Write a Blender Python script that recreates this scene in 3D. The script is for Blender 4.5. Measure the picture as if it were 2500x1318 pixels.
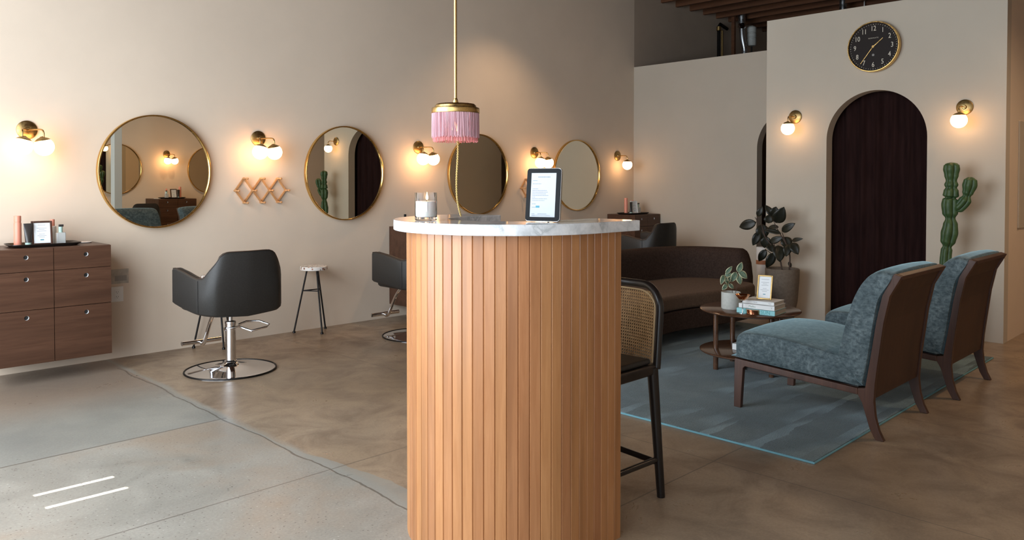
import bpy, bmesh, math, random
from mathutils import Vector, Matrix
R = math.radians
random.seed(7)
C = bpy.context.scene.collection
for o in list(bpy.data.objects): bpy.data.objects.remove(o)

# ------------------------------------------------------------------ camera, world, light
scn = bpy.context.scene
cam_d = bpy.data.cameras.new('camera'); cam = bpy.data.objects.new('camera', cam_d); C.objects.link(cam)
cam.location = (0, 0, 1.35); cam.rotation_euler = (R(90-1.2), 0, R(-45))
cam_d.sensor_width = 36; cam_d.lens = 36*1905/2500; cam_d.shift_y = -176/2500; cam_d.clip_start = .05
scn.camera = cam
vs = scn.view_settings
scn.display_settings.display_device = 'sRGB'
vs.view_transform = 'Standard'; vs.look = 'None'; vs.gamma = 1; vs.use_curve_mapping = False; vs.exposure = 0.33

W = bpy.data.worlds.new('world'); scn.world = W; W.use_nodes = True
bg = W.node_tree.nodes['Background']; bg.inputs[0].default_value = (.62, .78, 1, 1); bg.inputs[1].default_value = .6

YA = 6.34      # left wall
FX = -0.7      # street front (windows)
YO = -1.5      # opposite wall
def area(name, loc, rot, sx, sy, power, col):
    l = bpy.data.lights.new(name, 'AREA'); l.shape = 'RECTANGLE'; l.size = sx; l.size_y = sy; l.energy = power; l.color = col
    o = bpy.data.objects.new(name, l); C.objects.link(o); o.location = loc; o.rotation_euler = rot; return o
BAYS = [(-1.35, -.25), (-.05, 1.65), (1.85, 3.55), (3.75, 5.65)]
WZ0, WZ1 = .3, 3.28
for (a, b), pw in zip(BAYS, (15, 45, 115, 135)):
    area('daylight', (FX+.16, (a+b)/2, (WZ0+WZ1)/2), (0, R(-90), 0), WZ1-WZ0, b-a, pw, (.84, .92, 1.0))
sl = bpy.data.lights.new('sun', 'SUN'); sl.energy = 22; sl.angle = R(.15); sl.color = (1, .96, .9)
so = bpy.data.objects.new('sun', sl); C.objects.link(so)
SUN = Vector((-1, .03, 2.1)).normalized()      # towards the sun
so.rotation_euler = SUN.to_track_quat('Z', 'Y').to_euler()

# ------------------------------------------------------------------ helpers
class MB:
    def __init__(s): s.bm = bmesh.new()
    def box(s, x0, x1, y0, y1, z0, z1):
        v = [s.bm.verts.new(p) for p in [(x0,y0,z0),(x1,y0,z0),(x1,y1,z0),(x0,y1,z0),(x0,y0,z1),(x1,y0,z1),(x1,y1,z1),(x0,y1,z1)]]
        for f in [(3,2,1,0),(4,5,6,7),(0,1,5,4),(1,2,6,5),(2,3,7,6),(3,0,4,7)]: s.bm.faces.new([v[i] for i in f])
        return s
    def hexa(s, lo, hi):
        v = [s.bm.verts.new(p) for p in list(lo)+list(hi)]
        for f in [(3,2,1,0),(4,5,6,7),(0,1,5,4),(1,2,6,5),(2,3,7,6),(3,0,4,7)]: s.bm.faces.new([v[i] for i in f])
        return s
    def tube(s, pts, r, n=10, closed=False, cap=True):
        pts = [Vector(p) for p in pts]; k = len(pts)
        rr = r if isinstance(r, (list, tuple)) else [r]*k
        rings = []; up = None
        for i, p in enumerate(pts):
            a = pts[(i-1) % k] if (closed or i > 0) else p
            b = pts[(i+1) % k] if (closed or i < k-1) else p
            t = (b-a)
            t = t.normalized() if t.length > 1e-9 else Vector((0,0,1))
            if up is None:
                up = Vector((0,0,1)) if abs(t.z) < .9 else Vector((1,0,0))
            u = (up - t*up.dot(t))
            if u.length < 1e-6: u = t.orthogonal()
            u.normalize(); w = t.cross(u); up = u
            rings.append([s.bm.verts.new(p+(u*math.cos(2*math.pi*j/n)+w*math.sin(2*math.pi*j/n))*rr[i]) for j in range(n)])
        for i in range(k if closed else k-1):
            A, B = rings[i], rings[(i+1) % k]
            for j in range(n): s.bm.faces.new([A[j], A[(j+1)%n], B[(j+1)%n], B[j]])
        if cap and not closed:
            s.bm.faces.new(rings[0][::-1]); s.bm.faces.new(rings[-1])
        return s
    def cyl(s, p0, p1, r0, r1=None, n=24): return s.tube([p0, p1], [r0, r0 if r1 is None else r1], n)
    def lathe(s, prof, n=40, c=(0,0,0), M=None, sx=1, sy=1):
        rings = []
        for r, z in prof:
            if r < 1e-6: pts = [(0, 0, z)]
            else: pts = [(r*sx*math.cos(2*math.pi*j/n), r*sy*math.sin(2*math.pi*j/n), z) for j in range(n)]
            ring = []
            for p in pts:
                q = Vector(p)
                if M is not None: q = M @ q
                ring.append(s.bm.verts.new(q+Vector(c)))
            rings.append(ring)
        for A, B in zip(rings, rings[1:]):
            if len(A) == 1 and len(B) == 1: continue
            for j in range(n):
                k = (j+1) % n
                if len(A) == 1: s.bm.faces.new([A[0], B[k], B[j]])
                elif len(B) == 1: s.bm.faces.new([A[j], A[k], B[0]])
                else: s.bm.faces.new([A[j], A[k], B[k], B[j]])
        return s
    def prism(s, poly, f0, f1):
        """poly of (a,b); f0/f1 map (a,b)->xyz of the two faces"""
        A = [s.bm.verts.new(f0(a, b)) for a, b in poly]; B = [s.bm.verts.new(f1(a, b)) for a, b in poly]
        n = len(poly)
        s.bm.faces.new(A[::-1]); s.bm.faces.new(B)
        for i in range(n): s.bm.faces.new([A[i], A[(i+1)%n], B[(i+1)%n], B[i]])
        return s
    def zprism(s, poly, z0, z1): return s.prism(poly, lambda a,b:(a,b,z0), lambda a,b:(a,b,z1))
    def xprism(s, poly, x0, x1): return s.prism(poly, lambda a,b:(x0,a,b), lambda a,b:(x1,a,b))
    def yprism(s, poly, y0, y1): return s.prism(poly, lambda a,b:(a,y0,b), lambda a,b:(a,y1,b))
    def grid(s, fn, nu, nv, cu=False, cv=False):
        V = [[s.bm.verts.new(fn(i/(nu if cu else nu-1), j/(nv if cv else nv-1))) for j in range(nv)] for i in range(nu)]
        for i in range(nu if cu else nu-1):
            for j in range(nv if cv else nv-1):
                s.bm.faces.new([V[i][j], V[(i+1)%nu][j], V[(i+1)%nu][(j+1)%nv], V[i][(j+1)%nv]])
        return V
    def ball(s, c, r, sx=1, sy=1, sz=1, n=24, m=14, z0=-1, z1=1):
        a0, a1 = math.asin(z0), math.asin(z1)
        prof = [(abs(r*math.cos(a0+(a1-a0)*i/m)) if not (i in (0, m) and abs(abs(math.sin(a0+(a1-a0)*i/m))-1) < 1e-6) else 0, r*sz*math.sin(a0+(a1-a0)*i/m)) for i in range(m+1)]
        return s.lathe(prof, n, c, None, sx, sy)
    def build(s, name, mat, parent=None, smooth=True, bevel=0, seg=2, sub=0, angle=40, loc=None, rotz=None, solid=0):
        bmesh.ops.recalc_face_normals(s.bm, faces=s.bm.faces[:])
        me = bpy.data.meshes.new(name); s.bm.to_mesh(me); s.bm.free()
        if smooth:
            for p in me.polygons: p.use_smooth = True
        o = bpy.data.objects.new(name, me); C.objects.link(o)
        if mat is not None: me.materials.append(mat)
        if parent is not None: o.parent = parent
        if loc is not None: o.location = loc
        if rotz is not None: o.rotation_euler = (0, 0, rotz)
        if solid:
            m = o.modifiers.new('solid', 'SOLIDIFY'); m.thickness = solid; m.offset = 0
        if bevel:
            m = o.modifiers.new('bevel', 'BEVEL'); m.width = bevel; m.segments = seg; m.limit_method = 'ANGLE'; m.angle_limit = R(35)
        if sub:
            m = o.modifiers.new('sub', 'SUBSURF'); m.levels = sub; m.render_levels = sub
        if smooth and not sub and hasattr(me, 'set_sharp_from_angle'):
            if bevel: me.set_sharp_from_angle(angle=R(180))
            else: me.set_sharp_from_angle(angle=R(angle))
        if bevel and smooth:
            m = o.modifiers.new('wn', 'WEIGHTED_NORMAL'); m.keep_sharp = False
        return o
def tag(o, label, cat, group=None):
    o['label'] = label; o['category'] = cat
    if group: o['group'] = group
    return o
def thing(name, label, cat, loc=(0,0,0), rotz=0, group=None):
    o = bpy.data.objects.new(name, None); C.objects.link(o); o.empty_display_size = .05
    o.location = loc; o.rotation_euler = (0, 0, rotz)
    return tag(o, label, cat, group)
def struct(o): o['kind'] = 'structure'; return o
def dup(root, loc, rotz=None, label=None, group=None, skip=()):
    kids = {}
    for q in bpy.data.objects:
        if q.parent: kids.setdefault(q.parent.name, []).append(q)
    def rec(o, par):
        c = o.copy(); C.objects.link(c)
        if par: c.parent = par
        for k in kids.get(o.name, []):
            if k.name.split('.')[0] in skip: continue
            rec(k, c)
        return c
    r = rec(root, None); r.location = loc
    if rotz is not None: r.rotation_euler = (0, 0, rotz)
    if label: r['label'] = label
    if group: r['group'] = group
    return r
def text_mesh(name, txt, size, mat, parent, M, align='CENTER', ext=.0003, spacing=1.0):
    cu = bpy.data.curves.new('t', 'FONT'); cu.body = txt; cu.size = size; cu.align_x = align; cu.align_y = 'CENTER'; cu.extrude = ext; cu.resolution_u = 2
    cu.space_character = spacing
    t = bpy.data.objects.new('t', cu); C.objects.link(t)
    dg = bpy.context.evaluated_depsgraph_get(); dg.update()
    me = bpy.data.meshes.new_from_object(t.evaluated_get(dg))
    bpy.data.objects.remove(t); bpy.data.curves.remove(cu)
    me.transform(M); me.materials.clear(); me.materials.append(mat)
    if name is None: return me
    o = bpy.data.objects.new(name, me); C.objects.link(o); o.parent = parent
    return o
def arc(cx, cy, r, a0, a1, n): return [(cx+r*math.cos(R(a0+(a1-a0)*i/n)), cy+r*math.sin(R(a0+(a1-a0)*i/n))) for i in range(n+1)]
def lerp(a, b, t): return a+(b-a)*t
def interp(xs, ys, x, sm=False):
    if x <= xs[0]: return ys[0]
    for i in range(len(xs)-1):
        if x <= xs[i+1]:
            t = (x-xs[i])/(xs[i+1]-xs[i])
            if sm: t = t*t*(3-2*t)
            return ys[i]+(ys[i+1]-ys[i])*t
    return ys[-1]
def catmull(pts, n=6):
    P = [Vector(p) for p in pts]; P = [P[0]*2-P[1]]+P+[P[-1]*2-P[-2]]; out = []
    for i in range(1, len(P)-2):
        for k in range(n):
            t = k/n; a, b, c, d = P[i-1], P[i], P[i+1], P[i+2]
            out.append(.5*((2*b)+(c-a)*t+(2*a-5*b+4*c-d)*t*t+(3*b-a-3*c+d)*t**3))
    out.append(P[-2]); return out

# ------------------------------------------------------------------ materials
def mat(name, col, rough=.6, metal=0, spec=.5, **k):
    m = bpy.data.materials.new(name); m.use_nodes = True; b = m.node_tree.nodes['Principled BSDF']
    b.inputs['Base Color'].default_value = (*col, 1); b.inputs['Roughness'].default_value = rough
    b.inputs['Metallic'].default_value = metal; b.inputs['Specular IOR Level'].default_value = spec
    for a, v in k.items(): b.inputs[a.replace('_', ' ')].default_value = v
    return m
class NT:
    def __init__(s, m): s.m = m; s.t = m.node_tree; s.b = s.t.nodes['Principled BSDF']
    def n(s, typ, ins=None, **props):
        d = s.t.nodes.new(typ)
        for k, v in props.items(): setattr(d, k, v)
        for k, v in (ins or {}).items():
            if isinstance(v, bpy.types.NodeSocket): s.t.links.new(v, d.inputs[k])
            else: d.inputs[k].default_value = v
        return d
    def co(s, kind='Object', scale=(1,1,1), rot=(0,0,0)):
        tc = s.n('ShaderNodeTexCoord'); mp = s.n('ShaderNodeMapping', {'Vector': tc.outputs[kind]})
        mp.inputs['Scale'].default_value = scale; mp.inputs['Rotation'].default_value = rot
        return mp.outputs[0]
    def noise(s, vec, scale, detail=4, rough=.55, dist=0):
        return s.n('ShaderNodeTexNoise', {'Vector': vec, 'Scale': scale, 'Detail': detail, 'Roughness': rough, 'Distortion': dist}).outputs['Fac']
    def ramp(s, fac, stops):
        d = s.n('ShaderNodeValToRGB', {'Fac': fac}); e = d.color_ramp.elements
        while len(e) > 1: e.remove(e[-1])
        e[0].position, e[0].color = stops[0][0], (*stops[0][1], 1)
        for p, c in stops[1:]: x = e.new(p); x.color = (*c, 1)
        return d.outputs['Color']
    def mix(s, f, a, b, mode='MIX'):
        d = s.n('ShaderNodeMix', data_type='RGBA', blend_type=mode)
        for i, v in ((0, f), (6, a), (7, b)):
            if isinstance(v, bpy.types.NodeSocket): s.t.links.new(v, d.inputs[i])
            else: d.inputs[i].default_value = v if i == 0 else (*v, 1)
        return d.outputs[2]
    def math(s, op, a, b=0.0, c=None, clamp=False):
        d = s.n('ShaderNodeMath', operation=op); d.use_clamp = clamp
        for i, v in enumerate((a, b) if c is None else (a, b, c)):
            if isinstance(v, bpy.types.NodeSocket): s.t.links.new(v, d.inputs[i])
            else: d.inputs[i].default_value = v
        return d.outputs[0]
    def smooth(s, x, lo, hi):
        d = s.n('ShaderNodeMapRange', {'Value': x, 'From Min': lo, 'From Max': hi}, interpolation_type='SMOOTHSTEP'); return d.outputs[0]
    def set(s, k, v): s.t.links.new(v, s.b.inputs[k])
    def bump(s, h, strength=.3, dist=.01):
        d = s.n('ShaderNodeBump', {'Height': h, 'Strength': strength, 'Distance': dist}); s.set('Normal', d.outputs[0])
def noisy(name, c0, c1, scale, rough=.6, stretch=(1,1,1), bump=0, bd=.002, dist=0, detail=5, lo=.35, hi=.65, **k):
    m = mat(name, c0, rough, **k); t = NT(m); v = t.co(scale=stretch); f = t.noise(v, scale, detail, .6, dist)
    t.set('Base Color', t.ramp(f, [(lo, c0), (hi, c1)]))
    if bump: t.bump(f, bump, bd)
    return m

def plaster(name, c, mott=.06):
    m = mat(name, c, .9, spec=.2); t = NT(m); v = t.co()
    f = t.noise(v, .9, 5, .6); g = t.noise(v, 260, 2)
    c2 = tuple(x*(1-mott*1.6) for x in c)
    t.set('Base Color', t.ramp(f, [(.3, c2), (.7, c)])); t.bump(g, .12, .002); return m
WALL = plaster('wall plaster', (.73, .61, .485))
WALLB = plaster('partition plaster', (.53, .47, .385))
SHADEW = plaster('shade-tinted rear wall', (.50,.40,.31), .1)  # darker copy of the wall plaster, light falloff put into the colour

def floor_mat():
    m = mat('polished concrete', (.3,.27,.23), .34, spec=.45); t = NT(m)
    tc = t.n('ShaderNodeTexCoord'); P = tc.outputs['Object']
    sp = t.n('ShaderNodeSeparateXYZ', {0: P}); x, y = sp.outputs[0], sp.outputs[1]
    wob = t.noise(P, 2.2, 4)
    big = t.noise(P, .8, 5, .6, .4); med = t.noise(P, 3.5, 6, .65, .6)
    brown = t.ramp(big, [(.3, (.255,.180,.112)), (.55, (.330,.245,.165)), (.75, (.37,.295,.210))])
    brown = t.mix(t.smooth(med, .35, .72), brown, (.20,.145,.10))
    grey = t.ramp(med, [(.3, (.235,.225,.195)), (.7, (.32,.305,.265))])
    stain = t.smooth(big, .52, .68)
    grey = t.mix(t.math('MULTIPLY', stain, .55), grey, (.30,.215,.145))
    # the older grey slab on the street side (x < 2), brown slab beyond
    xe = t.math('ADD', x, t.math('MULTIPLY', wob, .10))
    side = t.smooth(xe, 2.08, 2.03)
    base = t.mix(side, brown, grey)
    # smoother, newer strip by the wall (y > 4.3)
    sm = t.math('MULTIPLY', t.smooth(y, 4.283, 4.29), t.smooth(x, 1.985, 1.975))
    smc = t.ramp(t.noise(P, 1.6, 4), [(.3, (.205,.205,.185)), (.7, (.285,.28,.245))])
    smc = t.mix(t.smooth(y, 4.75, 5.6), smc, (.25,.195,.15))
    base = t.mix(sm, base, smc)
    # aggregate speckles in the grey slab
    vo = t.n('ShaderNodeTexVoronoi', {'Vector': P, 'Scale': 80.0, 'Randomness': 1.0})
    sel = t.n('ShaderNodeSeparateColor', {0: vo.outputs['Color']})
    dot = t.math('LESS_THAN', vo.outputs['Distance'], t.math('MULTIPLY', t.math('ADD', .25, sel.outputs[1]), .26))
    dk = t.math('MULTIPLY', dot, t.math('GREATER_THAN', sel.outputs[0], .72))
    lt = t.math('MULTIPLY', dot, t.math('LESS_THAN', sel.outputs[0], .07))
    spk = t.math('MULTIPLY', t.smooth(x, 2.25, 1.5), t.smooth(y, 4.288, 4.283))
    base = t.mix(t.math('MULTIPLY', t.math('MULTIPLY', dk, spk), .75), base, (.09,.075,.06))
    base = t.mix(t.math('MULTIPLY', t.math('MULTIPLY', lt, spk), .45), base, (.58,.56,.52))
    fine = t.noise(P, 90, 3)
    base = t.mix(.35, base, t.ramp(fine, [(.3, (.35,.35,.35)), (.7, (.65,.65,.65))]), 'OVERLAY')
    # patched trench
    tr0 = t.math('ADD', t.math('MULTIPLY', t.math('SUBTRACT', 4.28, y), .035), 1.955)
    tw = t.math('MULTIPLY', t.smooth(y, 3.8, 2.7), .10)
    d0 = t.math('SUBTRACT', xe, 0.05); inl = t.math('GREATER_THAN', d0, 1.957)
    inr = t.math('LESS_THAN', d0, t.math('ADD', tw, 1.975))
    tm = t.math('MULTIPLY', t.math('MULTIPLY', inl, inr), t.math('LESS_THAN', y, 4.28))
    base = t.mix(t.math('MULTIPLY', tm, .7), base, (.27,.27,.24))
    # saw cuts and joints
    def line(cv, c0, w, other, o0, o1):
        a = t.math('LESS_THAN', t.math('ABSOLUTE', t.math('SUBTRACT', cv, c0)), w)
        return t.math('MULTIPLY', a, t.math('MULTIPLY', t.math('GREATER_THAN', other, o0), t.math('LESS_THAN', other, o1)))
    yj = t.math('ADD', y, t.math('MULTIPLY', wob, .012))
    L = [line(yj, 3.176, .0035, x, -2, 9), line(yj, 1.963, .0035, x, 2, 9), line(x, 3.335, .003, y, -2, 9), line(x, 5.9, .003, y, -2, 3.2),
         line(yj, 4.293, .006, x, -2, 1.98), line(x, 4.72, .003, y, -2, 1.6), line(d0, 1.957, .005, y, 0, 6)]
    acc = L[0]
    for q in L[1:]: acc = t.math('MAXIMUM', acc, q)
    base = t.mix(t.math('MULTIPLY', acc, .72), base, (.085,.07,.055))
    t.set('Base Color', base)
    t.set('Roughness', t.ramp(med, [(.3, (.26,)*3), (.7, (.42,)*3)]))
    t.bump(t.math('SUBTRACT', fine, t.math('MULTIPLY', acc, 3)), .08, .003)
    return m
FLOOR = floor_mat()

def wood(name, c0, c1, axis=2, rough=.42, scale=9, island=0, spec=.4, bump=.05):
    m = mat(name, c0, rough, spec=spec); t = NT(m)
    st = [1,1,1]; st = [s*7 for s in st]; st[axis] = .45
    tc = t.n('ShaderNodeTexCoord'); vec = tc.outputs['Object']
    geo = t.n('ShaderNodeNewGeometry'); rnd = geo.outputs['Random Per Island']
    if island:
        off = t.n('ShaderNodeCombineXYZ', {0: t.math('MULTIPLY', rnd, 37), 1: t.math('MULTIPLY', rnd, 11), 2: t.math('MULTIPLY', rnd, 53)})
        vec = t.n('ShaderNodeVectorMath', {0: vec, 1: off.outputs[0]}, operation='ADD').outputs[0]
    mp = t.n('ShaderNodeMapping', {'Vector': vec}); mp.inputs['Scale'].default_value = st
    f = t.noise(mp.outputs[0], scale, 6, .62, .8); f2 = t.noise(mp.outputs[0], scale*.25, 3)
    c = t.ramp(f, [(.28, c0), (.72, c1)])
    c = t.mix(t.smooth(f2, .4, .8), c, tuple(x*.72 for x in c0))
    if island:
        hs = t.n('ShaderNodeHueSaturation', {'Color': c, 'Value': t.math('ADD', .92, t.math('MULTIPLY', rnd, island)), 'Hue': t.math('ADD', .496, t.math('MULTIPLY', rnd, .006))})
        c = hs.outputs[0]
    t.set('Base Color', c); t.bump(f, bump, .002); return m
OAK = wood('fir slats', (.36,.150,.054), (.47,.220,.090), 2, .33, 8, .16, spec=.5)
WALNUT = wood('walnut', (.060,.026,.014), (.105,.049,.028), 0, .38, 6)
WALNUTV = wood('walnut chair frame', (.048,.019,.011), (.088,.037,.022), 2, .38, 6)
WTABLE = wood('walnut table', (.07,.032,.017), (.12,.057,.030), 0, .16, 6, spec=.6)
JOIST = wood('rough joist', (.085,.032,.012), (.15,.060,.024), 1, .8, 5)
PEG = wood('maple pegs', (.50,.25,.10), (.66,.36,.16), 2, .5, 10)
BLACKW = wood('black stained wood', (.012,.009,.008), (.022,.017,.014), 2, .28, 8)
MARBLE = mat('marble', (.75,.76,.77), .09, spec=.6); t = NT(MARBLE); v = t.co()
f = t.noise(v, 9, 8, .62, 1.6); g = t.noise(v, 26, 6, .6, .5)
cm = t.ramp(f, [(.40, (.74,.745,.75)), (.55, (.60,.615,.63)), (.62, (.42,.44,.45)), (.68, (.66,.67,.68))])
t.set('Base Color', t.mix(t.smooth(g, .45, .8), cm, (.50,.52,.53)))
def metal(name, col, rough, sc=40):
    m = mat(name, col, rough, 1); t = NT(m); f = t.noise(t.co(), sc, 4)
    t.set('Roughness', t.ramp(f, [(.3, (rough*.7,)*3), (.7, (min(1, rough*1.4),)*3)])); return m
BRASS = metal('aged brass', (.52,.34,.13), .27); BRASSD = metal('dull brass', (.40,.27,.11), .38)
GOLD = metal('brass rim', (.72,.47,.17), .2); CHROME = metal('chrome', (.78,.78,.80), .06)
COPPER = metal('copper', (.78,.38,.20), .14); BLACKM = metal('black steel', (.035,.033,.032), .45)
GALV = metal('galvanised duct', (.55,.58,.60), .3, 12)
GLASSM = mat('mirror glass', (.90,.87,.76), .0, 1)
LEATHER = noisy('black leather', (.022,.021,.019), (.030,.028,.026), 130, .48, bump=.10, bd=.001, spec=.35)
PIPE = mat('brown piping', (.05,.03,.02), .5)
def velvet(name, c0, c1, c2, scale=6):
    m = mat(name, c0, .75, spec=.25, Sheen_Weight=.9, Sheen_Roughness=.35); t = NT(m); m.node_tree.nodes['Principled BSDF'].inputs['Sheen Tint'].default_value = (.35,.55,.62,1)
    v = t.co(scale=(1, 1, 1.0)); f = t.noise(v, scale, 7, .72, .9); g = t.noise(t.co(scale=(1,1,1.6)), 38, 6, .7)
    c = t.ramp(f, [(.3, c0), (.52, c1), (.72, c2)]); t.set('Base Color', t.mix(t.smooth(g, .35, .75), c, tuple(x*.62 for x in c0)))
    t.bump(g, .15, .003); return m
VELVET = velvet('blue velvet', (.050,.075,.085), (.108,.143,.155), (.20,.245,.255), 14)
SOFA = noisy('dark brown upholstery', (.030,.019,.015), (.046,.030,.023), 60, .95, bump=.2, bd=.001, spec=.1)
def rug_mat():
    m = mat('blue viscose rug', (.1,.16,.18), .6, spec=.15, Sheen_Weight=.2, Sheen_Roughness=.4); t = NT(m); v = t.co()
    sp = t.n('ShaderNodeSeparateXYZ', {0: v}); x, y = sp.outputs[0], sp.outputs[1]
    f = t.noise(v, 2.2, 6, .65, .5); fine = t.noise(t.co(scale=(1,3,1)), 70, 4)
    c = t.ramp(f, [(.3, (.050,.092,.108)), (.55, (.090,.142,.158)), (.75, (.130,.180,.190))])
    # brushed pile: slanted wedge strokes
    w = t.math('FRACT', t.math('MULTIPLY', t.math('ADD', y, t.math('MULTIPLY', f, .12)), 3.6))
    d = t.math('FRACT', t.math('ADD', t.math('MULTIPLY', x, 1.1), t.math('MULTIPLY', t.math('FLOOR', t.math('MULTIPLY', y, 3.6)), .37)))
    tri = t.math('MULTIPLY', t.smooth(t.math('SUBTRACT', t.math('MULTIPLY', t.math('SUBTRACT', 1.0, d), .9), w), -.03, .14), t.smooth(d, .0, .25))
    tri = t.math('MULTIPLY', tri, t.smooth(t.noise(v, 1.3, 3), .40, .58))
    c = t.mix(t.math('MULTIPLY', tri, .75), c, (.20,.31,.36))
    c = t.mix(.5, c, t.ramp(fine, [(.3, (.3,.3,.3)), (.7, (.7,.7,.7))]), 'OVERLAY')
    t.set('Base Color', c); t.bump(fine, .9, .006); return m
RUG = rug_mat(); RUGEDGE = mat('rug edge', (.14,.32,.38), .8)
CURT = noisy('maroon curtain', (.015,.007,.0065), (.024,.011,.010), 30, .95, stretch=(1,1,.1), spec=.05)
def emis(name, col, s):
    m = mat(name, col, .3); b = m.node_tree.nodes['Principled BSDF']
    b.inputs['Emission Color'].default_value = (*col, 1); b.inputs['Emission Strength'].default_value = s; return m
GLOBE = emis('opal globe', (1, .57, .26), 11.5)
FLAME = emis('flame', (1, .55, .18), 14); BULB = emis('warm bulb', (1, .45, .2), 6)
PINK = mat('pink fringe', (.62,.27,.32), .75, Sheen_Weight=.6); t = NT(PINK); gg = t.n('ShaderNodeNewGeometry')
t.set('Base Color', t.ramp(gg.outputs['Random Per Island'], [(0, (.46,.23,.26)), (.5, (.60,.34,.38)), (1, (.68,.44,.47))]))
CORD = mat('gold cord', (.55,.40,.14), .5)
GLASS = mat('clear glass', (1,1,1), .02, Transmission_Weight=1.0, IOR=1.35)
WAX = noisy('candle wax', (.80,.77,.73), (.86,.83,.79), 8, .5, Subsurface_Weight=.2)
WHITE = mat('white plastic', (.78,.77,.74), .4); PAPER = mat('paper', (.80,.82,.83), .7); INK = mat('grey ink', (.33,.35,.38), .8); TEAL = mat('teal print', (.06,.25,.33), .6)
SCREEN = emis('lit tablet page', (.37,.40,.43), .01)
BLACKP = mat('glossy black plastic', (.010,.011,.012), .3, spec=.06); BLACKMATT = mat('matt black', (.015,.015,.015), .6)
CREAMTXT = mat('cream numerals', (.62,.57,.46), .6); DIAL = mat('dark dial', (.020,.015,.013), .5, spec=.12)
LEAF = noisy('rubber plant leaf', (.010,.011,.008), (.026,.024,.014), 12, .38, spec=.3); STEMM = mat('brown stem', (.05,.028,.018), .7)
CACT = noisy('cactus skin', (.026,.062,.018), (.050,.098,.030), 25, .5)
POT = noisy('grey stone planter', (.115,.088,.066), (.15,.118,.09), 40, .85, bump=.2); SOIL = noisy('soil', (.03,.02,.014), (.06,.04,.03), 60, .95, bump=1)
CPOT = noisy('pale ceramic pot', (.42,.43,.40), (.48,.485,.45), 60, .6)
PEACH = mat('peach bottle', (.72,.27,.18), .4); SAGE = mat('pale green pump', (.42,.58,.52), .4); TUBE = mat('dark tube', (.035,.03,.028), .3); FROST = mat('frosted bottle', (.72,.74,.72), .3, Transmission_Weight=.4)
CANE = noisy('woven cane', (.36,.21,.085), (.50,.31,.14), 40, .6)
TERR = mat('terrazzo', (.75,.71,.66), .35); t = NT(TERR); vo = t.n('ShaderNodeTexVoronoi', {'Vector': t.co(), 'Scale': 46.0})
sc_ = t.n('ShaderNodeSeparateColor', {0: vo.outputs['Color']}); dk = t.math('MULTIPLY', t.math('GREATER_THAN', sc_.outputs[0], .6), t.math('LESS_THAN', vo.outputs['Distance'], .42))
t.set('Base Color', t.mix(dk, (.75,.71,.66), t.ramp(sc_.outputs[1], [(.0, (.02,.03,.03)), (.5, (.10,.05,.03)), (1, (.45,.16,.08))])))
def varieg():
    m = mat('variegated leaf', (.1,.16,.09), .45); t = NT(m); tc = t.n('ShaderNodeTexCoord'); uv = tc.outputs['UV']
    sp = t.n('ShaderNodeSeparateXYZ', {0: uv}); a = t.math('ABSOLUTE', t.math('SUBTRACT', sp.outputs[0], .5))
    n = t.noise(tc.outputs['Object'], 60, 4); e = t.math('ADD', a, t.math('MULTIPLY', n, .14))
    e2 = t.math('ABSOLUTE', t.math('SUBTRACT', sp.outputs[1], .5)); e = t.math('MAXIMUM', e, t.math('ADD', t.math('MULTIPLY', e2, .9), t.math('MULTIPLY', n, .1)))
    g = t.ramp(t.noise(tc.outputs['Object'], 35, 3), [(.35, (.045,.085,.05)), (.65, (.15,.22,.15))])
    t.set('Base Color', t.mix(t.smooth(e, .42, .46), g, (.55,.54,.34))); return m
VLEAF = varieg()

# ------------------------------------------------------------------ the room
XB1, XB2, YC = 8.68, 7.467, 1.683
struct(MB().box(FX-.3, 13.3, YO-.3, YA+.3, -.15, 0).build('floor', FLOOR, smooth=False))
struct(MB().box(FX-.3, XB1+.005, YA, YA+.15, 0, 4.3).build('wall_left', WALL, smooth=False))
struct(MB().box(XB1+.005, 13.3, YA, YA+.15, 0, 4.3).build('wall_left_rear', SHADEW, smooth=False))
struct(MB().box(13.15, 13.3, YO, YA, 0, 4.3).build('wall_rear', SHADEW, smooth=False))
struct(MB().box(FX-.3, 13.3, YO-.15, YO, 0, 4.3).build('wall_opposite', WALL, smooth=False))
def arch_poly(y0, y1, zt, ay0, ay1, spring):
    c = (ay0+ay1)/2; r = (ay1-ay0)/2
    return [(y0, 0), (ay0, 0)] + [(c-r*math.cos(math.pi*i/36), spring+r*math.sin(math.pi*i/36)) for i in range(37)] + [(ay1, 0), (y1, 0), (y1, zt), (y0, zt)]
struct(MB().xprism(arch_poly(3.80, YA, 2.90, 3.639, 3.645, .002) if False else arch_poly(3.55, YA, 2.90, 3.639, 4.535, 1.745), XB1, XB1+.13).build('wall_recess', WALLB, smooth=False))
struct(MB().xprism(arch_poly(YC, 3.80, 2.98, 2.285, 3.181, 1.745), XB2, XB2+.13).build('wall_arch', WALLB, smooth=False))
struct(MB().box(XB2+.13, XB1, 3.67, 3.80, 0, 2.98).build('wall_recess_side', WALLB, smooth=False))
struct(MB().box(XB2+.13, 12.2, YC, YC+.13, 0, 2.98).build('wall_hallway', WALL, smooth=False))
struct(MB().box(7.88, 8.35, YC-.012, YC, .945, 1.875).build('trim_wall_panel', WALLB, smooth=False, bevel=.003))
# street front with window openings
m = MB()
for y0, y1 in [(YO, BAYS[0][0]), (BAYS[0][1], BAYS[1][0]), (BAYS[1][1], BAYS[2][0]), (BAYS[2][1], BAYS[3][0]), (BAYS[3][1], YA)]: m.box(FX-.15, FX, y0, y1, WZ0, WZ1)
m.box(FX-.15, FX, YO, YA, 0, WZ0)
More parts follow.
